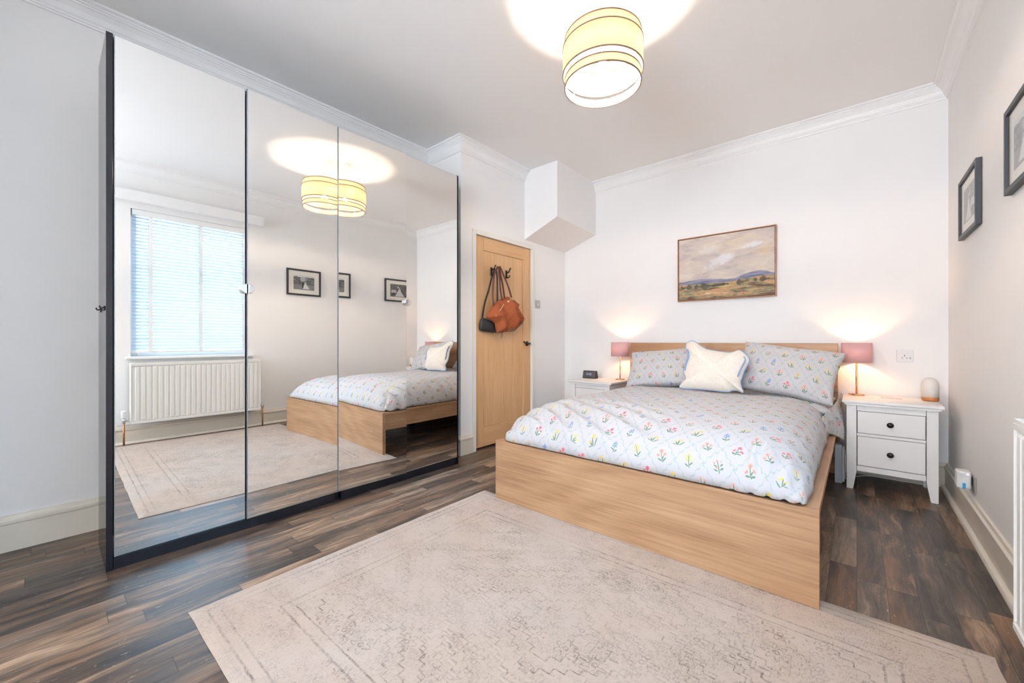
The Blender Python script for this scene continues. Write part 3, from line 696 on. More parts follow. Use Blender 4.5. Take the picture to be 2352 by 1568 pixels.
def duvet():
    X0, X1, Y0, Y1 = -1.728, -0.142, 1.880, 3.41
    nx, ny = 220, 240; H = 0.222
    def prof(d, R, p):
        s = min(max(d/R, 0), 1); return (1-(1-s)**p)**(1/p)
    def sp(t):  # denser sampling at both ends
        return 0.5-0.5*math.cos(PI*t)
    G = []
    for j in range(ny+1):
        row = []
        for i in range(nx+1):
            a = 0.25*(i/nx)+0.75*sp(i/nx); b_ = j/ny; b_ = 0.35*b_+0.65*(1-math.cos(PI/2*b_))
            x = X0+(X1-X0)*a; y = Y0+(Y1-Y0)*b_
            dl, dr, df = x-X0, X1-x, y-Y0
            RL = 0.30; RR = 0.26; RF = 0.46
            f = prof(dl, RL, 2.3)*prof(dr, RR, 2.2)*prof(df, RF, 2.35)
            z = 0.375+H*f
            edge = 1-f
            # soft body undulation
            z += f*(0.014*noise.noise((x*2.2, y*2.0, 1))+0.009*noise.noise((x*5, y*4.4, 5))+0.004*noise.noise((x*11, y*9, 8)))
            z += 0.022*f*math.exp(-((y-2.9)/0.8)**2)*math.exp(-((x+0.95)/0.6)**2)
            # long drag folds on the left part of the front face
            g = math.exp(-((y-2.0)/0.28)**2)*prof(df, 0.05, 2)
            ph = (x+1.75)*1.0+(y-1.88)*1.8
            z += 0.014*g*math.sin(ph*26+2*noise.noise((x*3, y*3, 2)))*(1 if x < -1.0 else max(0, 1-(x+1.0)/0.35))
            # gathers near the right front corner
            g2 = math.exp(-((x+0.30)/0.16)**2)*math.exp(-((y-1.92)/0.15)**2)
            z += 0.006*g2*1.5*math.sin(x*110+3*noise.noise((x*8, y*6, 1)))
            # fine crumple close to the hem
            z += 0.008*edge*noise.noise((x*16, y*16, 4))*prof(min(dl, dr, df), 0.03, 2)
            g3 = math.exp(-(dr/0.09)**2)*math.exp(-(df/1.2)**2)
            z += 0.007*g3*math.sin(y*48+4*noise.noise((y*5, 0, 3)))*prof(dr, 0.04, 2)
            g4 = math.exp(-(dl/0.09)**2)
            z += 0.011*g4*math.sin(y*34+4*noise.noise((y*4, 3, 3)))*prof(dl, 0.04, 2)
            # hem wanders a little, and the corner is pushed out to a point
            hx = hy = 0
            k = (1-min(1, df/0.06))
            hy += k*(0.010*noise.noise((x*5, 0, 7)))
            kr = (1-min(1, dr/0.06)); hx += kr*0.010*noise.noise((y*6, 5, 2))
            kl = (1-min(1, dl/0.06)); hx += kl*0.012*noise.noise((y*5, 9, 2))
            # round the two front corners in plan
            for (cx, sx, Rc) in ((X0, 1, 0.11), (X1, -1, 0.035)):
                ddx = (x-cx)*sx; 
                if ddx < Rc and df < Rc:
                    vx, vy = Rc-ddx, Rc-df; L = max(vx, vy); m_ = math.hypot(vx, vy)
                    if m_ > 1e-6:
                        s_ = L/m_; hx += sx*(vx-vx*s_); hy += (vy-vy*s_)
            row.append(Vector((x+hx, y+hy, max(z+0.004, 0.380))))
        G.append(row)
    # cloth lengths for the print
    U = np.zeros((ny+1, nx+1)); Vv = np.zeros((ny+1, nx+1))
    mid = nx//2
    for j in range(ny+1):
        for i in range(mid+1, nx+1): U[j][i] = U[j][i-1]+(G[j][i]-G[j][i-1]).length
        for i in range(mid-1, -1, -1): U[j][i] = U[j][i+1]-(G[j][i]-G[j][i+1]).length
    ref = int(ny*0.8)
    for i in range(nx+1):
        for j in range(ref+1, ny+1): Vv[j][i] = Vv[j-1][i]+(G[j][i]-G[j-1][i]).length
        for j in range(ref-1, -1, -1): Vv[j][i] = Vv[j+1][i]-(G[j][i]-G[j+1][i]).length
    Um = U.mean(axis=0); 
    bm = B(); uv = bm.loops.layers.uv.new('UVMap')
    W = [[bm.verts.new(G[j][i]) for i in range(nx+1)] for j in range(ny+1)]
    for j in range(ny):
        for i in range(nx):
            f = bm.faces.new((W[j][i], W[j][i+1], W[j+1][i+1], W[j+1][i]))
            for l, (ii, jj) in zip(f.loops, ((i, j), (i+1, j), (i+1, j+1), (i, j+1))):
                l[uv].uv = (U[ref][ii]*0.8+U[jj][ii]*0.2, Vv[jj][mid]*0.8+Vv[jj][ii]*0.2)
    o = obj('duvet', bm, M['print'], None, smooth=True, origin=(-0.93, 2.9, 0.375))
    so = o.modifiers.new('thick', 'SOLIDIFY'); so.thickness = 0.006; so.offset = -1
    return tag(o, 'plump white duvet printed with a sage trellis and small flowers, spread over the bed', 'duvet')
duvet()

def pillow(name, label, c, w_, h_, t, tilt, roll, yaw=0, group=None, seed=1, sag=0.0):
    """w across, h up, t thick; tilt leans the top back, roll turns it in its plane"""
    n = 44; bm = B(); uv = bm.loops.layers.uv.new('UVMap')
    R = Matrix.Rotation(yaw, 4, 'Z') @ Matrix.Rotation(-tilt, 4, 'X') @ Matrix.Rotation(roll, 4, 'Y')
    def P(a, b_, s):
        # edges curve in between the corners
        x = a*w_/2*(1-0.07*(1-b_*b_)); y = b_*h_/2*(1-0.08*(1-a*a))
        k = max(0, (1-a*a)*(1-b_*b_))
        d = t/2*k**0.42
        d += 0.011*noise.noise((a*3+seed, b_*3, s*2))*k**0.3
        # creases fanning from the corners
        rr = math.hypot(abs(a)-1, abs(b_)-1); an = math.atan2(1-abs(b_), 1-abs(a))
        d += 0.009*math.sin(an*13+seed)*math.exp(-((rr-0.35)/0.28)**2)*k**0.25
        z = y - sag*(a*a)*0.5
        v_ = R @ Vector((x, -d*s, z))
        return Vector(c)+v_
    def tt(i): 
        q = i/n*2-1; return math.sin(q*PI/2)*0.55+q*0.45
    for s in (1, -1):
        W = [[bm.verts.new(P(tt(i), tt(j), s)) for i in range(n+1)] for j in range(n+1)]
        for j in range(n):
            for i in range(n):
                f = bm.faces.new((W[j][i], W[j][i+1], W[j+1][i+1], W[j+1][i]))
                for l, (ii, jj) in zip(f.loops, ((i, j), (i+1, j), (i+1, j+1), (i, j+1))):
                    l[uv].uv = (tt(ii)*w_/2*1.06+seed*0.4, tt(jj)*h_/2*1.06+seed*0.3+s*0.2)
    bmesh.ops.remove_doubles(bm, verts=bm.verts, dist=1e-5)
    o = obj(name, bm, M['print'], None, smooth=True, origin=c)
    return tag(o, label, 'pillow', group)
PG = 'floral pillows against the headboard'
pillow('pillow', 'floral pillow lying flat, lowest at the left of the bed under the left leaning pillow', (-1.335, 3.64, 0.548), 0.63, 0.46, 0.15, rad(84), 0, group=PG, seed=3)
fp = pillow('pillow', 'floral pillow lying flat under the right leaning pillow, its flap hanging over the bed edge', (-0.43, 3.64, 0.548), 0.63, 0.46, 0.15, rad(84), 0, group=PG, seed=5)
pillow('pillow', 'plump floral pillow leaning on the headboard at the left, behind the cream cushion', (-1.30, 3.60, 0.765), 0.66, 0.40, 0.17, rad(38), rad(-7), group=PG, seed=1)
pillow('pillow', 'large floral pillow leaning on the headboard beside the right lamp', (-0.405, 3.59, 0.782), 0.645, 0.43, 0.18, rad(34), rad(9), group=PG, seed=2)
# hanging flap of the lower pillowcase
bm = B(); uv = bm.loops.layers.uv.new('UVMap')
tp = smoothpath([(-0.175, 3.28, 0.50), (-0.135, 3.42, 0.555), (-0.110, 3.60, 0.575), (-0.105, 3.80, 0.58)], 8)
bt = smoothpath([(-0.160, 3.28, 0.405), (-0.125, 3.40, 0.385), (-0.090, 3.44, 0.365), (-0.0655, 3.50, 0.345), (-0.082, 3.62, 0.43), (-0.098, 3.80, 0.52)], 5)
bt = [bt[round(i*(len(bt)-1)/(len(tp)-1))] for i in range(len(tp))]
rows = []
for j in range(15):
    t = j/14; r = []
    for i, (p, q) in enumerate(zip(tp, bt)):
        v_ = p.lerp(q, t); v_.x += 0.012*math.sin(PI*t)*(1+0.6*math.sin(i*1.1)) + 0.004*math.sin(i*2.1+t*5)
        v_.x = min(v_.x, -0.06); r.append(bm.verts.new(v_))
    rows.append(r)
for j in range(14):
    for i in range(len(tp)-1):
        f = bm.faces.new((rows[j][i], rows[j][i+1], rows[j+1][i+1], rows[j+1][i]))
        for l, (ii, jj) in zip(f.loops, ((i, j), (i+1, j), (i+1, j+1), (i, j+1))): l[uv].uv = (ii*0.022, jj*0.014)
fl = obj('pillowcase_flap', bm, M['print'], fp, smooth=True)
so = fl.modifiers.new('thick', 'SOLIDIFY'); so.thickness = 0.003

# cream cushion with scalloped blue edge
CU = [(-1.059, 3.419, 0.944), (-1.057, 3.433, 0.979), (-1.023, 3.441, 0.998), (-0.989, 3.437, 0.987), (-0.947, 3.425, 0.958), (-0.904, 3.415, 0.934), (-0.846, 3.41, 0.923), (-0.79, 3.407, 0.915), (-0.736, 3.405, 0.91), (-0.697, 3.409, 0.919), (-0.669, 3.413, 0.929), (-0.63, 3.401, 0.901), (-0.606, 3.39, 0.873), (-0.602, 3.381, 0.85), (-0.614, 3.367, 0.816), (-0.631, 3.349, 0.771), (-0.642, 3.331, 0.725), (-0.648, 3.322, 0.703), (-0.638, 3.305, 0.662), (-0.622, 3.29, 0.626), (-0.661, 3.296, 0.639), (-0.699, 3.294, 0.636), (-0.723, 3.29, 0.624), (-0.816, 3.291, 0.627), (-0.927, 3.292, 0.629), (-1.028, 3.29, 0.625), (-1.07, 3.293, 0.632), (-1.054, 3.307, 0.667), (-1.031, 3.32, 0.699), (-1.053, 3.341, 0.752), (-1.048, 3.366, 0.814), (-1.038, 3.385, 0.86), (-1.043, 3.404, 0.907)]
cn = Vector((0, -math.cos(rad(22)), math.sin(rad(22))))
out = [p+Vector((0, 0, 0.004)) for p in smoothpath(CU, 3, True)]
bm = B(); blob(bm, out, (-0.84, 3.34, 0.775), cn, 0.075, 0.03, 12, lambda q, s: 0.006*noise.noise(q*7), power=0.62)
cu = tag(obj('scalloped_cushion', bm, M['linen'], None, smooth=True, origin=(-0.84, 3.30, 0.63)), 'cream linen cushion with a wavy blue piped edge leaning in front of the pillows', 'cushion')
bm = B(); tube(bm, out, 0.0055, 8, True); obj('piping', bm, M['piping'], cu, smooth=True)['label'] = 'blue wavy piping'
bm = B(); fr = [p+cn*0.034+(Vector((-0.84, 3.34, 0.775))-p)*0.085 for p in out]
L_ = len(fr)
for a_, c_ in ((0.36, 0.50), (0.88, 1.0)):
    bm = B(); tube(bm, fr[int(L_*a_):int(L_*c_)], 0.005, 8)
    obj('inner_piping', bm, M['piping'], cu, smooth=True)['label'] = 'blue piping of the front scallop'

# ================================================================== bedside tables
def nightstand(cx, yf, label):
    t = thing('bedside_table', label, 'bedside table', (cx, yf+0.2, 0), 'pair of bedside tables')
    X = lambda a: cx+a
    bm = B(); box(bm, X(-0.243), X(0.243), yf-0.022, yf+0.42, 0.585, 0.603)
    obj('top', bm, M['ns'], t, bevel=0.004)
    bm = B(); prism(bm, [(X(-0.236), 0.585), (X(-0.220), 0.570), (X(0.220), 0.570), (X(0.236), 0.585)], 'y', yf-0.014, yf+0.415)
    obj('moulding', bm, M['ns'], t)
    bm = B()
    for s in (-1, 1):
        for k in range(2):
            ya, yb = (yf, yf+0.02) if k == 0 else (yf+0.02, yf+0.40)
        x0, x1 = sorted((X(s*0.216), X(s*0.198))); box(bm, x0, x1, yf+0.05, yf+0.35, 0.125, 0.569)
    box(bm, X(-0.197), X(0.197), yf+0.385, yf+0.395, 0.125, 0.569)
    box(bm, X(-0.164), X(0.164), yf+0.004, yf+0.022, 0.533, 0.569)
    box(bm, X(-0.164), X(0.164), yf+0.004, yf+0.022, 0.364, 0.382)
    box(bm, X(-0.164), X(0.164), yf+0.004, yf+0.022, 0.126, 0.162)
    box(bm, X(-0.197), X(0.197), yf+0.05, yf+0.384, 0.126, 0.14)
    obj('case', bm, M['ns'], t, bevel=0.001)
    for s in (-1, 1):
        for k, ya in enumerate((yf, yf+0.35)):
            bm = B(); o_, i_, ib = s*0.218, s*0.166, s*0.184
            prism(bm, [(X(o_), 0.0), (X(ib), 0.0), (X(i_), 0.12), (X(i_), 0.569), (X(o_), 0.569)], 'y', ya, ya+0.045)
            obj('leg', bm, M['ns'], t, bevel=0.0015)
    for z0, z1 in ((0.385, 0.530), (0.166, 0.361)):
        bm = B(); box(bm, X(-0.1615), X(0.1615), yf+0.003, yf+0.35, z0, z1)
        d = obj('drawer', bm, M['ns'], t, bevel=0.002)
        zc = (z0+z1)/2
        bm = B(); lathe(bm, [(0.010, 0), (0.007, 0.010), (0.012, 0.014), (0.0175, 0.020), (0.016, 0.026), (0.009, 0.031), (0, 0.032)], (0, 0, 0), 20, 'y')
        bmesh.ops.rotate(bm, verts=bm.verts, cent=(0, 0, 0), matrix=Matrix.Rotation(PI, 3, 'Z')); bmesh.ops.translate(bm, verts=bm.verts, vec=(cx, yf+0.003, zc))
        obj('knob', bm, M['iron'], d, smooth=True)['label'] = 'dark metal knob'
    return t
nightstand(0.1645, 3.583, 'white two drawer bedside table by the right wall, holding a lamp and a dome diffuser')
nightstand(-2.012, 3.52, 'white two drawer bedside table in the far corner, holding a small black clock')

M['bulb'] = emit('warm_bedside_bulb', (1.0, 0.58, 0.27), 190)
M['bulb2'] = emit('warm_ceiling_bulb', (1.0, 0.78, 0.60), 900)
def ringband(bm, c, r, z, h, t=0.003, n=64):
    lathe(bm, [(r+t, z-h/2), (r+t, z+h/2), (r-t, z+h/2), (r-t, z-h/2)], c, n, 'z', close=True)
def bedside_lamp(x, y, r, label):
    t = thing('bedside_lamp', label, 'lamp', (x, y, 0.6035), 'pair of pink bedside lamps')
    bm = B(); lathe(bm, [(0, 0.6035), (0.046, 0.6035), (0.047, 0.608), (0.045, 0.614), (0.012, 0.616), (0.0, 0.616)], (x, y, 0), 40); obj('base', bm, M['brass'], t, smooth=False)
    bm = B(); tube(bm, [(x, y, 0.615), (x, y, 0.868)], 0.0055, 12); obj('pole', bm, M['brass'], t, smooth=True)
    bm = B(); lathe(bm, [(r, 0.845), (r, 0.990), (r-0.0016, 0.990), (r-0.0016, 0.845)], (x, y, 0), 56, close=True)
    sh = obj('lamp_shade', bm, M['pink'], t); sh['label'] = 'dusky pink drum shade'
    for p in sh.data.polygons: p.use_smooth = abs(p.normal.z) < 0.5
    bm = B(); ringband(bm, (x, y, 0), 0.016, 0.876, 0.004, 0.002, 20)
    for k in range(3):
        a = 2*PI*k/3+0.4; tube(bm, [(x+0.016*math.cos(a), y+0.016*math.sin(a), 0.876), (x+(r-0.004)*math.cos(a), y+(r-0.004)*math.sin(a), 0.876)], 0.0012, 6)
    obj('shade_ring', bm, M['brass'], t)
    bm = B(); tube(bm, [(x, y, 0.868), (x, y, 0.895)], 0.012, 14); obj('bulb_holder', bm, M['plastic'], t)
    bm = B(); bmesh.ops.create_uvsphere(bm, u_segments=16, v_segments=10, radius=0.020); bmesh.ops.translate(bm, verts=bm.verts, vec=(x, y, 0.917)); obj('bulb', bm, M['bulb'], t, smooth=True)
bedside_lamp(-0.002, 3.925, 0.089, 'pink shaded brass lamp lit on the right bedside table')
bedside_lamp(-1.856, 3.875, 0.091, 'pink shaded brass lamp lit beside the black clock on the left bedside table')

# ceiling pendant
px, py = -0.987, 1.858
t = thing('pendant_lamp', 'tiered woven drum pendant lamp hanging lit from the ceiling', 'lamp', (px, py, ZC))
bm = B(); lathe(bm, [(0, ZC), (0.048, ZC), (0.048, ZC-0.008), (0.038, ZC-0.022), (0.008, ZC-0.026), (0, ZC-0.026)], (px, py, 0), 32); obj('ceiling_rose', bm, M['trim'], t)
bm = B(); tube(bm, [(px, py, ZC-0.02), (px, py, 2.475)], 0.003, 8); obj('cord', bm, M['trim'], t)
bm = B(); tube(bm, [(px, py, 2.48), (px, py, 2.438)], 0.016, 16); obj('bulb_holder', bm, M['trim'], t)
bm = B(); bmesh.ops.create_uvsphere(bm, u_segments=20, v_segments=12, radius=0.028); bmesh.ops.translate(bm, verts=bm.verts, vec=(px, py, 2.405)); obj('bulb', bm, M['bulb2'], t, smooth=True)
for lab, r, z0, z1 in (('top tier of the woven shade', 0.190, 2.503, 2.550), ('wide middle tier of the woven shade', 0.200, 2.372, 2.502), ('lower tier of the woven shade', 0.190, 2.308, 2.347)):
    bm = B(); lathe(bm, [(r, z0), (r, z1), (r-0.0012, z1), (r-0.0012, z0)], (px, py, 0), 80, close=True)
    s = obj('shade_tier', bm, M['raffia'], t); s['label'] = lab
    for p in s.data.polygons: p.use_smooth = abs(p.normal.z) < 0.5
    bm = B(); ringband(bm, (px, py, 0), r, z0, 0.005, 0.0022, 80); ringband(bm, (px, py, 0), r, z1, 0.005, 0.0022, 80)
    obj('rim', bm, M['rim'], s)['label'] = 'brown binding'
bm = B(); ringband(bm, (px, py, 0), 0.022, 2.468, 0.004, 0.002, 20)
for k in range(3):
    a = 2*PI*k/3+0.9; tube(bm, [(px+0.02*math.cos(a), py+0.02*math.sin(a), 2.468), (px+0.186*math.cos(a), py+0.186*math.sin(a), 2.468)], 0.0016, 6)
    for aa in (a,):
        tube(bm, [(px+0.1865*math.cos(aa), py+0.1865*math.sin(aa), 2.312), (px+0.1865*math.cos(aa), py+0.1865*math.sin(aa), 2.545)], 0.0014, 6)
obj('spider', bm, M['trim'], t)

# ================================================================== small things on the bedside tables
t = thing('aroma_diffuser', 'white dome aroma diffuser with a wooden foot on the right bedside table', 'diffuser', (0.372, 3.86, 0.6035))
bm = B(); lathe(bm, [(0, 0.6035), (0.036, 0.6035), (0.0425, 0.610), (0.043, 0.629), (0, 0.629)], (0.372, 3.86, 0), 40); obj('foot', bm, M['dwood'], t)
bm = B(); lathe(bm, [(0, 0.6295), (0.043, 0.6295), (0.044, 0.70), (0.041, 0.722), (0.034, 0.740), (0.022, 0.752), (0.009, 0.757), (0.008, 0.753), (0, 0.753)], (0.372, 3.86, 0), 40); obj('dome', bm, M['ceramic'], t, smooth=True)
bm = B()
pts = []
for (cx_, cy_, a0_) in ((0.045, 0.026, 0), (-0.045, 0.026, PI/2), (-0.045, -0.026, PI), (0.045, -0.026, 3*PI/2)):
    for k in range(5):
        a = a0_+PI/2*k/4; pts.append((0.183+cx_+0.008*math.cos(a), 3.86+cy_+0.008*math.sin(a)))
prism(bm, pts, 'z', 0.6035, 0.6095)
tag(obj('trinket_tray', bm, plain('blush_tray', (0.75, 0.66, 0.62), 0.4), None, bevel=0.001, origin=(0.183, 3.86, 0.6035)), 'thin pale rectangular tray lying between the lamp and the diffuser', 'tray')
# smart clock
t = thing('digital_clock', 'small black digital clock on the left bedside table', 'clock', (-2.170, 3.805, 0.6035))
yaw = rad(0)
bm = B(); prism(bm, [(3.7850, 0.6035), (3.8500, 0.6035), (3.8270, 0.684), (3.8050, 0.684)], 'x', -2.250, -2.092); obj('case', bm, M['iron'], t, bevel=0.004)
bm = B(); hexa(bm, [(-2.244, 3.7845, 0.611), (-2.098, 3.7845, 0.611), (-2.098, 3.7875, 0.611), (-2.244, 3.7875, 0.611), (-2.244, 3.8015, 0.679), (-2.098, 3.8015, 0.679), (-2.098, 3.8045, 0.679), (-2.244, 3.8045, 0.679)])
sc_ = obj('screen', bm, plain('dim_screen', (0.09, 0.09, 0.10), 0.25), t)
SEG = {'a': (0, 1, 1, 1), 'b': (1, 1, 1, .5), 'c': (1, .5, 1, 0), 'd': (0, 0, 1, 0), 'e': (0, .5, 0, 0), 'f': (0, 1, 0, .5), 'g': (0, .5, 1, .5)}
DG = {'1': 'bc', '6': 'acdefg', '5': 'acdfg', '0': 'abcdef'}
bm = B(); X0_ = -2.210; hh, ww = 0.019, 0.010
for ch, ox in (('1', 0.0), ('6', 0.015), ('5', 0.038), ('0', 0.053)):
    for s in DG[ch]:
        x0_, z0_, x1_, z1_ = SEG[s]
        pa = (X0_+ox+x0_*ww, 0.640+z0_*hh); pb = (X0_+ox+x1_*ww, 0.640+z1_*hh)
        f_ = lambda p: (p[0], 3.7845+(p[1]-0.611)*0.25-0.0012, p[1])
        tube(bm, [f_(pa), f_(pb)], 0.0011, 5)
for zz_ in (0.646, 0.653): tube(bm, [(X0_+0.0315, 3.7845+(zz_-0.611)*0.25-0.0012, zz_-0.001), (X0_+0.0315, 3.7845+(zz_-0.611)*0.25-0.0012, zz_+0.001)], 0.0012, 5)
obj('time_digits', bm, emit('dim_digits', (0.30, 0.34, 0.55), 0.5), sc_)['label'] = 'faint blue time digits'

# power strip and cables between bed and table
t = thing('power_strip', 'pale grey power strip box standing on end between the bed and the right bedside table', 'power strip', (-0.088, 3.70, 0))
bm = B(); box(bm, -0.120, -0.078, 3.66, 3.74, 0.0, 0.272); obj('case', bm, M['grey_plastic'], t, bevel=0.004)
bm = B(); box(bm, -0.077, -0.066, 3.67, 3.73, 0.01, 0.262); obj('cover', bm, M['plastic'], t, bevel=0.003)
bm = B(); tube(bm, smoothpath([(-0.0705, 3.70, 0.255), (-0.060, 3.62, 0.21), (-0.062, 3.68, 0.05), (-0.066, 3.76, 0.012), (0.05, 3.96, 0.008), (0.20, 3.975, 0.008), (0.34, 3.97, 0.008), (0.36, 3.90, 0.008)]), 0.004, 8)
tag(obj('white_cable', bm, M['plastic'], None, smooth=True, origin=(0.1, 3.9, 0)), 'white power cable trailing under the right bedside table', 'cable')
bm = B(); tube(bm, smoothpath([(-0.0845, 3.90, 0.61), (-0.092, 3.90, 0.60), (-0.094, 3.90, 0.45), (-0.097, 3.90, 0.30), (-0.096, 3.89, 0.01)]), 0.003, 8)
tag(obj('lamp_cable', bm, M['plastic'], None, smooth=True, origin=(-0.09, 3.8, 0)), 'thin lamp cable hanging down beside the right bedside table', 'cable')

# ================================================================== wall things
t = thing('wall_socket', 'white power socket on the wall above the right bedside table', 'socket', (0.262, YB, 0.896))
bm = B(); box(bm, 0.219, 0.305, YB-0.009, YB-0.0002, 0.853, 0.939); obj('plate', bm, M['plastic'], t, bevel=0.003)
bm = B(); box(bm, 0.257, 0.263, YB-0.0095, YB-0.0085, 0.895, 0.902); box(bm, 0.245, 0.252, YB-0.0095, YB-0.0085, 0.880, 0.884); box(bm, 0.268, 0.275, YB-0.0095, YB-0.0085, 0.880, 0.884); obj('slots', bm, M['dark'], t)
bm = B(); box(bm, 0.284, 0.294, YB-0.013, YB-0.0092, 0.874, 0.890); obj('rocker', bm, M['grey_plastic'], t)
t = thing('light_switch', 'brushed steel light switch on the wall beside the oak door', 'switch', (XD, 3.489, 1.40))
bm = B(); box(bm, XD+0.0002, XD+0.007, 3.446, 3.532, 1.357, 1.443); obj('plate', bm, M['steel'], t, bevel=0.002)
bm = B(); box(bm, XD+0.0072, XD+0.012, 3.477, 3.501, 1.388, 1.412); obj('rocker', bm, M['plastic'], t, bevel=0.001)

# landscape painting (a plain generic landscape)
def paint_mat():
    b = NB('landscape_canvas'); u, v, _ = b.coords('UV')
    n1 = b.noise(b.vec(u*2.2, v*5.0, 1.0), 1.6, 5, 0.6, 0.6); n2 = b.noise(b.vec(u*3.0-v*2.0, v*5.0, 7.0), 1.4, 4, 0.55, 0.8)
    n5 = b.noise(b.vec(u*14.0, v*12.0, 2.0), 1.0, 4, 0.6, 0.5)
    sky = b.ramp(n1, [(0.30, srgb(178, 166, 162)), (0.48, srgb(206, 192, 184)), (0.60, srgb(216, 202, 186)), (0.75, srgb(226, 218, 208))])
    def puff(cx, cy, a, c, r):
        ca_, sa_ = math.cos(r), math.sin(r); dx = u-cx; dy = (v-cy)*0.75
        ex = (dx*ca_+dy*sa_)/a; ey = (dy*ca_-dx*sa_)/c
        return b.step(ex*ex+ey*ey+(n2-0.5)*3.5+(n5-0.5)*3.0, 1.3, -0.2)
    sky = b.mix(puff(0.45, 0.58, 0.20, 0.06, 0.45)*0.75, sky, srgb(230, 228, 232))
    sky = b.mix(puff(0.78, 0.78, 0.12, 0.035, 0.1)*0.8, sky, srgb(232, 230, 232))
    sky = b.mix(puff(0.62, 0.84, 0.22, 0.08, 0.2)*0.5, sky, srgb(220, 202, 172))
    sky = b.mix(puff(0.90, 0.66, 0.11, 0.05, 0.2)*0.6, sky, srgb(222, 194, 146))
    sky = b.mix(puff(0.36, 0.78, 0.12, 0.05, 0.1)*0.5, sky, srgb(226, 220, 216))
    # hills
    r1 = b.noise(b.vec(u*3.0, 0.0, 3.0), 1, 3)*0.10
    hill = r1+0.245 + b.math('EXPONENT', -((u-0.84)*(u-0.84)/0.025))*0.075 + b.math('EXPONENT', -((u-0.25)*(u-0.25)/0.018))*0.030
    hm = b.step(hill-v, -0.004, 0.006)
    hc = b.mix(b.step(b.noise(b.vec(u*5.0, v*22.0, 2.0), 1, 3), 0.4, 0.6), srgb(112, 116, 140), srgb(150, 146, 166))
    col = b.mix(hm, sky, hc)
    # land bands
    n3 = b.noise(b.vec(u*3.5, v*17.0, 5.0), 1.3, 5, 0.65, 0.4)
    land = b.ramp(n3, [(0.30, srgb(78, 64, 54)), (0.42, srgb(128, 96, 76)), (0.50, srgb(150, 150, 118)), (0.56, srgb(204, 160, 110)), (0.62, srgb(196, 138, 108)), (0.72, srgb(222, 200, 168))])
    n4 = b.noise(b.vec(u*9.0, v*28.0, 9.0), 1.4, 4, 0.7)
    land = b.mix(b.step(n4, 0.56, 0.66)*0.7, land, srgb(96, 74, 60))
    edge_ = r1*0.25+0.235+b.step(u, 0.5, 0.9)*0.045
    lm = b.step(edge_-v, -0.003, 0.005)
    col = b.mix(lm, col, land)
    tree = b.step(b.abs(v-(0.205+b.step(u, 0.45, 0.8)*0.04))/0.035 - (b.noise(b.vec(u*16.0, v*3.0, 2.0), 1, 3)-0.42)*6.0, 0.5, -0.1)
    col = b.mix(tree*0.8, col, srgb(70, 72, 62))
    fld = b.step(b.abs(v-0.18)/0.018+b.abs(u-0.52)/0.14, 1.1, 0.7)
    col = b.mix(fld*0.8, col, srgb(214, 180, 118))
    col = b.mix(b.step(v+n4*0.08, 0.10, 0.03)*0.6, col, srgb(110, 80, 66))
    b.bump(b.noise(b.vec(u*40, v*40), 1, 4), 0.2, 0.002)
    return b.done(col, 0.75)
def uvquad(bm, pts, uvs=((0, 0), (1, 0), (1, 1), (0, 1))):
    uv = bm.loops.layers.uv.verify(); f = bm.faces.new([bm.verts.new(p) for p in pts])
    for l, q in zip(f.loops, uvs): l[uv].uv = q
AX0, AX1, AZ0, AZ1 = -1.318, -0.512, 1.382, 1.983
t = thing('landscape_painting', 'landscape painting of cloudy moorland in a thin wooden frame above the headboard', 'painting', ((AX0+AX1)/2, YB, 1.68))
bm = B()
for x0, x1, z0, z1 in ((AX0, AX0+0.008, AZ0, AZ1), (AX1-0.008, AX1, AZ0, AZ1), (AX0+.008, AX1-.008, AZ0, AZ0+0.008), (AX0+.008, AX1-.008, AZ1-0.008, AZ1)):
    box(bm, x0, x1, 3.995, YB-0.001, z0, z1)
obj('frame', bm, M['picture_oak'], t)
bm = B(); box(bm, AX0+0.009, AX1-0.009, 4.003, YB-0.004, AZ0+0.009, AZ1-0.009); obj('backing', bm, M['dark'], t)
bm = B(); box(bm, AX0+0.012, AX1-0.012, 4.0025, 4.0029, AZ0+0.012, AZ1-0.012)
uvl = bm.loops.layers.uv.new('UVMap')
for f in bm.faces:
    for l in f.loops: l[uvl].uv = ((l.vert.co.x-AX0-0.012)/(AX1-AX0-0.024), (l.vert.co.z-AZ0-0.012)/(AZ1-AZ0-0.024))
obj('canvas', bm, paint_mat(), t)

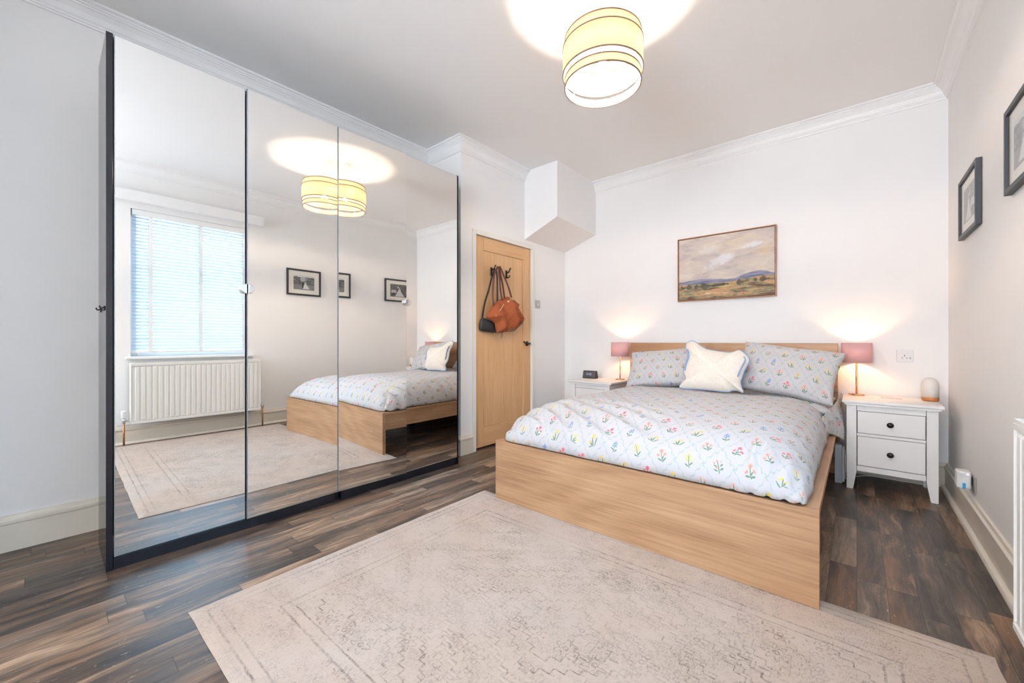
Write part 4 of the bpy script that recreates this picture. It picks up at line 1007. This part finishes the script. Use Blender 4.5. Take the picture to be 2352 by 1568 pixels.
# framed black and white photographs on the right wall
def photo_mat(name, k):
    b = NB(name); u, v, _ = b.coords('UV')
    n = b.noise(b.vec(u*9.0, v*9.0, float(k)), 1.5, 5, 0.75)
    if k == 1:
        tree = b.ramp(n, [(0.36, (0.02,)*3), (0.52, (0.16,)*3), (0.66, (0.5,)*3)])
        sky = (0.75, 0.75, 0.74)
        crown = b.step(v-(b.noise(b.vec(u*5.0, 0, 2.0), 1, 3)*0.35+0.70), 0.02, -0.02)
        grass = b.mix(b.noise(b.vec(u*5, v*20), 1, 3), (0.22,)*3, (0.34,)*3)
        c = b.mix(crown, sky, tree); c = b.mix(b.step(v, 0.38, 0.34), c, grass)
        def e(cx, cy, a, h): 
            dx = (u-cx)/a; dy = (v-cy)/h; return b.step(dx*dx+dy*dy, 1.1, 0.8)
        c = b.mix(e(0.44, 0.72, 0.13, 0.16), c, (0.55, 0.55, 0.55))
        c = b.mix(e(0.435, 0.33, 0.035, 0.24), c, (0.01,)*3); c = b.mix(e(0.45, 0.60, 0.025, 0.05), c, (0.5,)*3)
        dress = b.step(b.abs(u-0.575+(v-0.3)*0.12)/(0.52-v+0.001)*1.0, 0.40, 0.34)*b.lt(v, 0.50)*b.gt(v, 0.07)
        c = b.mix(dress, c, (0.85,)*3); c = b.mix(e(0.535, 0.52, 0.022, 0.06), c, (0.6,)*3)
    else:
        c = b.ramp(n, [(0.40, (0.015,)*3), (0.52, (0.10,)*3), (0.60, (0.40,)*3), (0.70, (0.75,)*3)])
        def e(cx, cy, a, h, r=0.0):
            dx = u-cx; dy = v-cy; ca_, sa_ = math.cos(r), math.sin(r)
            ex = (dx*ca_+dy*sa_)/a; ey = (dy*ca_-dx*sa_)/h; return b.step(ex*ex+ey*ey, 1.1, 0.8)
        c = b.mix(e(0.20, 0.40, 0.17, 0.16), c, (0.6,)*3); c = b.mix(e(0.20, 0.22, 0.10, 0.12), c, (0.03,)*3)
        dress = b.step(b.abs(u-0.55)/(0.72-v+0.001), 0.42, 0.36)*b.lt(v, 0.66)*b.gt(v, 0.04)
        c = b.mix(dress*0.9, c, (0.78,)*3)
        c = b.mix(e(0.46, 0.78, 0.05, 0.09), c, (0.62,)*3); c = b.mix(e(0.55, 0.72, 0.045, 0.08), c, (0.5,)*3)
        c = b.mix(e(0.56, 0.83, 0.07, 0.05), c, (0.02,)*3); c = b.mix(e(0.75, 0.40, 0.10, 0.28, 0.4), c, (0.10,)*3)
    return b.done(c, 0.5)
def wall_photo(ya, yb, z0, z1, label, k):
    t = thing('framed_photograph', label, 'picture', (XR, (ya+yb)/2, (z0+z1)/2), 'framed photographs on the right wall')
    xo, fw = XR-0.0235, 0.021
    bm = B()
    for y0, y1, q0, q1 in ((ya, ya+fw, z0, z1), (yb-fw, yb, z0, z1), (ya+fw, yb-fw, z0, z0+fw), (ya+fw, yb-fw, z1-fw, z1)): box(bm, xo, XR-0.001, y0, y1, q0, q1)
    obj('frame', bm, plain('black_wood_frame', (0.035, 0.040, 0.050), 0.45, var=0.2), t, bevel=0.0015)
    bm = B(); box(bm, XR-0.012, XR-0.003, ya+fw, yb-fw, z0+fw, z1-fw); obj('mount', bm, plain('cream_card_mount', (0.90, 0.88, 0.80), 0.9), t)
    bm = B(); uvl = bm.loops.layers.uv.new('UVMap')
    my, mz = (yb-ya)*0.195, (z1-z0)*0.22
    box(bm, XR-0.0126, XR-0.0122, ya+my, yb-my, z0+mz, z1-mz)
    for f in bm.faces:
        for l in f.loops: l[uvl].uv = (1-(yb-my-l.vert.co.y)/(yb-ya-2*my), (l.vert.co.z-z0-mz)/(z1-z0-2*mz))
    obj('print', bm, photo_mat('monochrome_print_%d' % k, k), t)
    bm = B(); box(bm, XR-0.0165, XR-0.0145, ya+fw, yb-fw, z0+fw, z1-fw); obj('glass', bm, M['glass'], t)
wall_photo(2.105, 2.535, 1.590, 1.925, 'black framed photograph of a couple under trees, nearer the window of the two', 1)
wall_photo(3.045, 3.500, 1.590, 1.925, 'black framed photograph of a couple beside a car, nearer the bed corner of the two', 2)

# plug-in device low on the right wall
t = thing('double_socket', 'chrome socket plate low on the right wall above the skirting', 'socket', (XR, 3.245, 0.24))
bm = B(); box(bm, XR-0.008, XR-0.0002, 3.175, 3.315, 0.200, 0.286); obj('plate', bm, M['steel'], t, bevel=0.002)
t = thing('plug_in_device', 'white plug-in unit with a blue stripe sticking out of the low wall socket', 'plug', (XR-0.04, 3.24, 0.21))
bm = B(); box(bm, XR-0.066, XR-0.013, 3.203, 3.275, 0.214, 0.306); obj('case', bm, M['plastic'], t, bevel=0.009, seg=4)
bm = B(); box(bm, XR-0.013, XR-0.0082, 3.225, 3.255, 0.235, 0.275); obj('plug_pins', bm, M['iron'], t)
bm = B(); box(bm, XR-0.046, XR-0.034, 3.2022, 3.2034, 0.215, 0.245); obj('stripe', bm, M['blue'], t)['label'] = 'bright blue stripe'
bm = B(); box(bm, XR-0.031, XR-0.022, 3.2022, 3.2034, 0.290, 0.296); obj('status_light', bm, M['led'], t)

# radiator under the window
ry0, ry1, rz0, rz1, rx = 0.537, 1.765, 0.203, 0.790, 0.332
t = thing('radiator', 'white ribbed panel radiator under the window on the right wall', 'radiator', (0.40, (ry0+ry1)/2, rz0))
bm = B(); box(bm, rx+0.006, rx+0.016, ry0, ry1, rz0, rz1-0.012)
n = 27; pitch = (ry1-ry0-0.05)/n
for k in range(n):
    yc = ry0+0.025+pitch*(k+0.5); w2_ = pitch*0.29
    pts = [(rx+0.0062, yc-w2_-0.004), (rx, yc-w2_), (rx, yc+w2_), (rx+0.0062, yc+w2_+0.004)]
    za, zb = rz0+0.035, rz1-0.045
    v0 = [bm.verts.new((p[0], p[1], za-(0.006 if i in (0, 3) else 0))) for i, p in enumerate(pts)]
    v1 = [bm.verts.new((p[0], p[1], zb+(0.006 if i in (0, 3) else 0))) for i, p in enumerate(pts)]
    for i in range(3): bm.faces.new((v0[i], v0[i+1], v1[i+1], v1[i]))
    bm.faces.new(v0); bm.faces.new(v1)
box(bm, rx-0.001, rx+0.006, ry0, ry1, rz0, rz0+0.018); box(bm, rx-0.001, rx+0.006, ry0, ry1, rz1-0.030, rz1-0.012)
obj('front_panel', bm, M['white_enamel'], t, bevel=0.001)
bm = B(); box(bm, 0.425, 0.435, ry0+0.004, ry1-0.004, rz0+0.01, rz1-0.02); obj('rear_panel', bm, M['white_enamel'], t)
bm = B()
for yy in np.arange(ry0+0.03, ry1-0.03, 0.02): box(bm, rx+0.017, 0.424, yy, yy+0.0015, rz0+0.03, rz1-0.03)
obj('fins', bm, M['white_enamel'], t)
for ya in (ry0+0.001, ry1-0.003):
    bm = B(); box(bm, rx, 0.437, ya, ya+0.002, rz0+0.02, rz1-0.013); obj('side_cover', bm, M['white_enamel'], t)
bm = B(); box(bm, rx, 0.437, ry0, ry0+0.02, rz1-0.012, rz1); box(bm, rx, 0.437, ry1-0.02, ry1, rz1-0.012, rz1)
box(bm, rx, rx+0.008, ry0+.02, ry1-.02, rz1-0.012, rz1); box(bm, 0.429, 0.437, ry0+.02, ry1-.02, rz1-0.012, rz1)
for yy in np.arange(ry0+0.03, ry1-0.03, 0.014): box(bm, rx+0.008, 0.429, yy, yy+0.004, rz1-0.006, rz1-0.002)
obj('top_grille', bm, M['white_enamel'], t)
for yv, s in ((ry0-0.042, 1), (ry1+0.042, -1)):
    bm = B(); tube(bm, [(0.395, yv, 0.0), (0.395, yv, 0.215)], 0.0075, 12); obj('pipe', bm, M['copper'], t, smooth=True)['label'] = 'copper feed pipe'
    bm = B(); tube(bm, [(0.395, yv, 0.21), (0.395, yv, 0.265)], 0.013, 12); tube(bm, [(0.395, yv, 0.237), (0.395, yv+s*0.044, 0.237)], 0.010, 12)
    obj('valve', bm, M['chrome'], t, smooth=True)
bm = B(); lathe(bm, [(0, 0.262), (0.019, 0.262), (0.021, 0.27), (0.0215, 0.325), (0.017, 0.333), (0, 0.333)], (0.395, ry0-0.042, 0), 20); obj('thermostat_head', bm, M['plastic'], t, smooth=False, bevel=0.002)
bm = B(); tube(bm, [(0.445, 0.45, 0.185), (0.445, 1.70, 0.185)], 0.004, 8)
for yv in (0.9, 1.4): box(bm, 0.4375, XR-0.001, yv, yv+0.03, 0.28, 0.60)
obj('bracket', bm, M['grey_plastic'], t)

# ================================================================== bags on the door
BR = [(2.639, 1.222), (2.721, 1.339), (2.809, 1.392), (2.935, 1.433), (2.978, 1.414), (3.076, 1.375), (3.067, 1.342), (3.174, 1.225), (3.113, 1.173), (2.996, 1.1), (2.875, 1.087), (2.776, 1.08), (2.76, 1.112), (2.748, 1.167), (2.697, 1.195)]
HX = -2.575
def dens(poly, k):
    out = []
    for i in range(len(poly)):
        a, c = poly[i], poly[(i+1) % len(poly)]
        for j in range(k):
            s = j/k; out.append((HX, a[0]+(c[0]-a[0])*s, a[1]+(c[1]-a[1])*s))
    return out
def fold(q, s):
    v_ = 0.026*math.sin((q.y-2.9)*30+(q.z-1.25)*16) + 0.030*noise.noise((q.y*11, q.z*9, 1)) + 0.010*noise.noise((q.y*30, q.z*22, 3))
    v_ += 0.012*math.exp(-((q.y-2.93-(1.35-q.z)*0.25)/0.03)**2)
    return v_
t = thing('tan_tote_bag', 'tan suede tote bag hanging by its long handles from the left hook on the door', 'bag', (HX, 2.90, 1.08))
bm = B(); blob(bm, dens(BR, 5), (HX, 2.915, 1.255), (1, 0, 0), 0.085, 0.014, 12, fold, 0.55); obj('body', bm, M['suede'], t, smooth=True)
bm = B()
bp = [(2.875, 1.092), (2.925, 1.118), (2.978, 1.142), (2.998, 1.105), (2.94, 1.094)]
blob(bm, [(HX+0.040, y, z) for y, z in bp], (HX+0.045, 2.95, 1.112), (1, 0, 0), 0.012, 0.004, 4)
blob(bm, [(HX+0.034, y, z) for y, z in [(3.002, 1.108), (2.988, 1.146), (3.067, 1.177), (3.150, 1.218), (3.113, 1.176)]], (HX+0.04, 3.06, 1.163), (1, 0, 0), 0.012, 0.004, 4)
obj('corner_patch', bm, M['suede_dark'], t, smooth=True)['label'] = 'darker leather corner patch'
hk = (xf+0.032, 2.786, 1.692)
for pl, dx in (([(2.721, 1.334), (2.709, 1.43), (2.717, 1.539), (2.736, 1.634), (2.778, 1.700)], 0.0), ([(2.809, 1.385), (2.785, 1.486), (2.776, 1.573), (2.777, 1.650), (2.783, 1.703)], 0.028),
           ([(2.875, 1.407), (2.85, 1.526), (2.817, 1.633), (2.790, 1.701)], 0.0), ([(2.944, 1.424), (2.892, 1.53), (2.85, 1.621), (2.793, 1.704)], 0.028)):
    bm = B(); tube(bm, smoothpath([(HX+0.012+dx+(0.0 if i < len(pl)-2 else -dx*0.5), y, z) for i, (y, z) in enumerate(pl)], 6), 0.0085, 8); obj('handle', bm, M['strap'], t, smooth=True)['label'] = 'long thin brown leather handle'
bm = B(); tube(bm, smoothpath([(HX+0.055, 2.815, 1.350), (HX+0.066, 2.762, 1.298), (HX+0.052, 2.713, 1.240)]), 0.0035, 8); obj('zip', bm, M['gold'], t)['label'] = 'pale metal zip'
bm = B(); box(bm, HX+0.040, HX+0.066, 2.858, 2.885, 1.371, 1.385); obj('clasp', bm, M['gold'], t)['label'] = 'pale metal clasp'; bm = B(); box(bm, HX+0.036, HX+0.062, 2.900, 2.908, 1.382, 1.403)
obj('buckle', bm, M['gold'], t); bm = B(); tube(bm, smoothpath([(HX+0.054, 2.700, 1.243), (HX+0.060, 2.709, 1.232), (HX+0.056, 2.722, 1.238)]), 0.004, 8)
obj('zip_pull', bm, M['gold'], t)['label'] = 'pale metal zip pull'
bm = B(); tube(bm, smoothpath([(HX+0.004, 3.020, 1.405), (HX+0.022, 3.045, 1.375), (HX+0.018, 3.070, 1.335)]), 0.004, 8); obj('tie_strap', bm, M['strap'], t)
bm = B(); tube(bm, smoothpath([(HX+0.016, 2.838, 1.095), (HX+0.014, 2.832, 1.06), (HX+0.012, 2.824, 1.030)]), 0.003, 8); obj('tie_strap', bm, M['strap'], t)
t = thing('black_handbag', 'black leather handbag hanging on the door, half hidden behind the tan tote bag', 'bag', (HX-0.02, 2.72, 1.08))
BK = [(2.605, 1.204), (2.628, 1.219), (2.66, 1.213), (2.793, 1.180), (2.90, 1.18), (2.90, 1.10), (2.859, 1.087), (2.76, 1.08), (2.62, 1.094), (2.594, 1.106), (2.592, 1.156)]
hx_ = HX; HX = -2.620
bm = B(); blob(bm, dens(BK, 4), (HX, 2.72, 1.145), (1, 0, 0), 0.030, 0.0, 8, lambda q, s: 0.004*noise.noise(q*18), 0.4); obj('body', bm, M['bblack'], t, smooth=True)
bm = B()
tube(bm, smoothpath([(HX+0.008, 2.617, 1.195), (HX+0.008, 2.652, 1.346), (HX+0.008, 2.710, 1.49), (HX+0.010, 2.750, 1.609), (HX+0.022, 2.779, 1.690)], 6), 0.011, 8, radii=None, flat=0.3, fdir=(1, 0, 0))
tube(bm, smoothpath([(HX+0.008, 2.826, 1.19), (HX+0.008, 2.826, 1.402), (HX+0.008, 2.825, 1.551), (HX+0.010, 2.818, 1.634), (HX+0.022, 2.791, 1.692)], 6), 0.011, 8, flat=0.3, fdir=(1, 0, 0))
obj('strap', bm, M['bblack'], t, smooth=True)
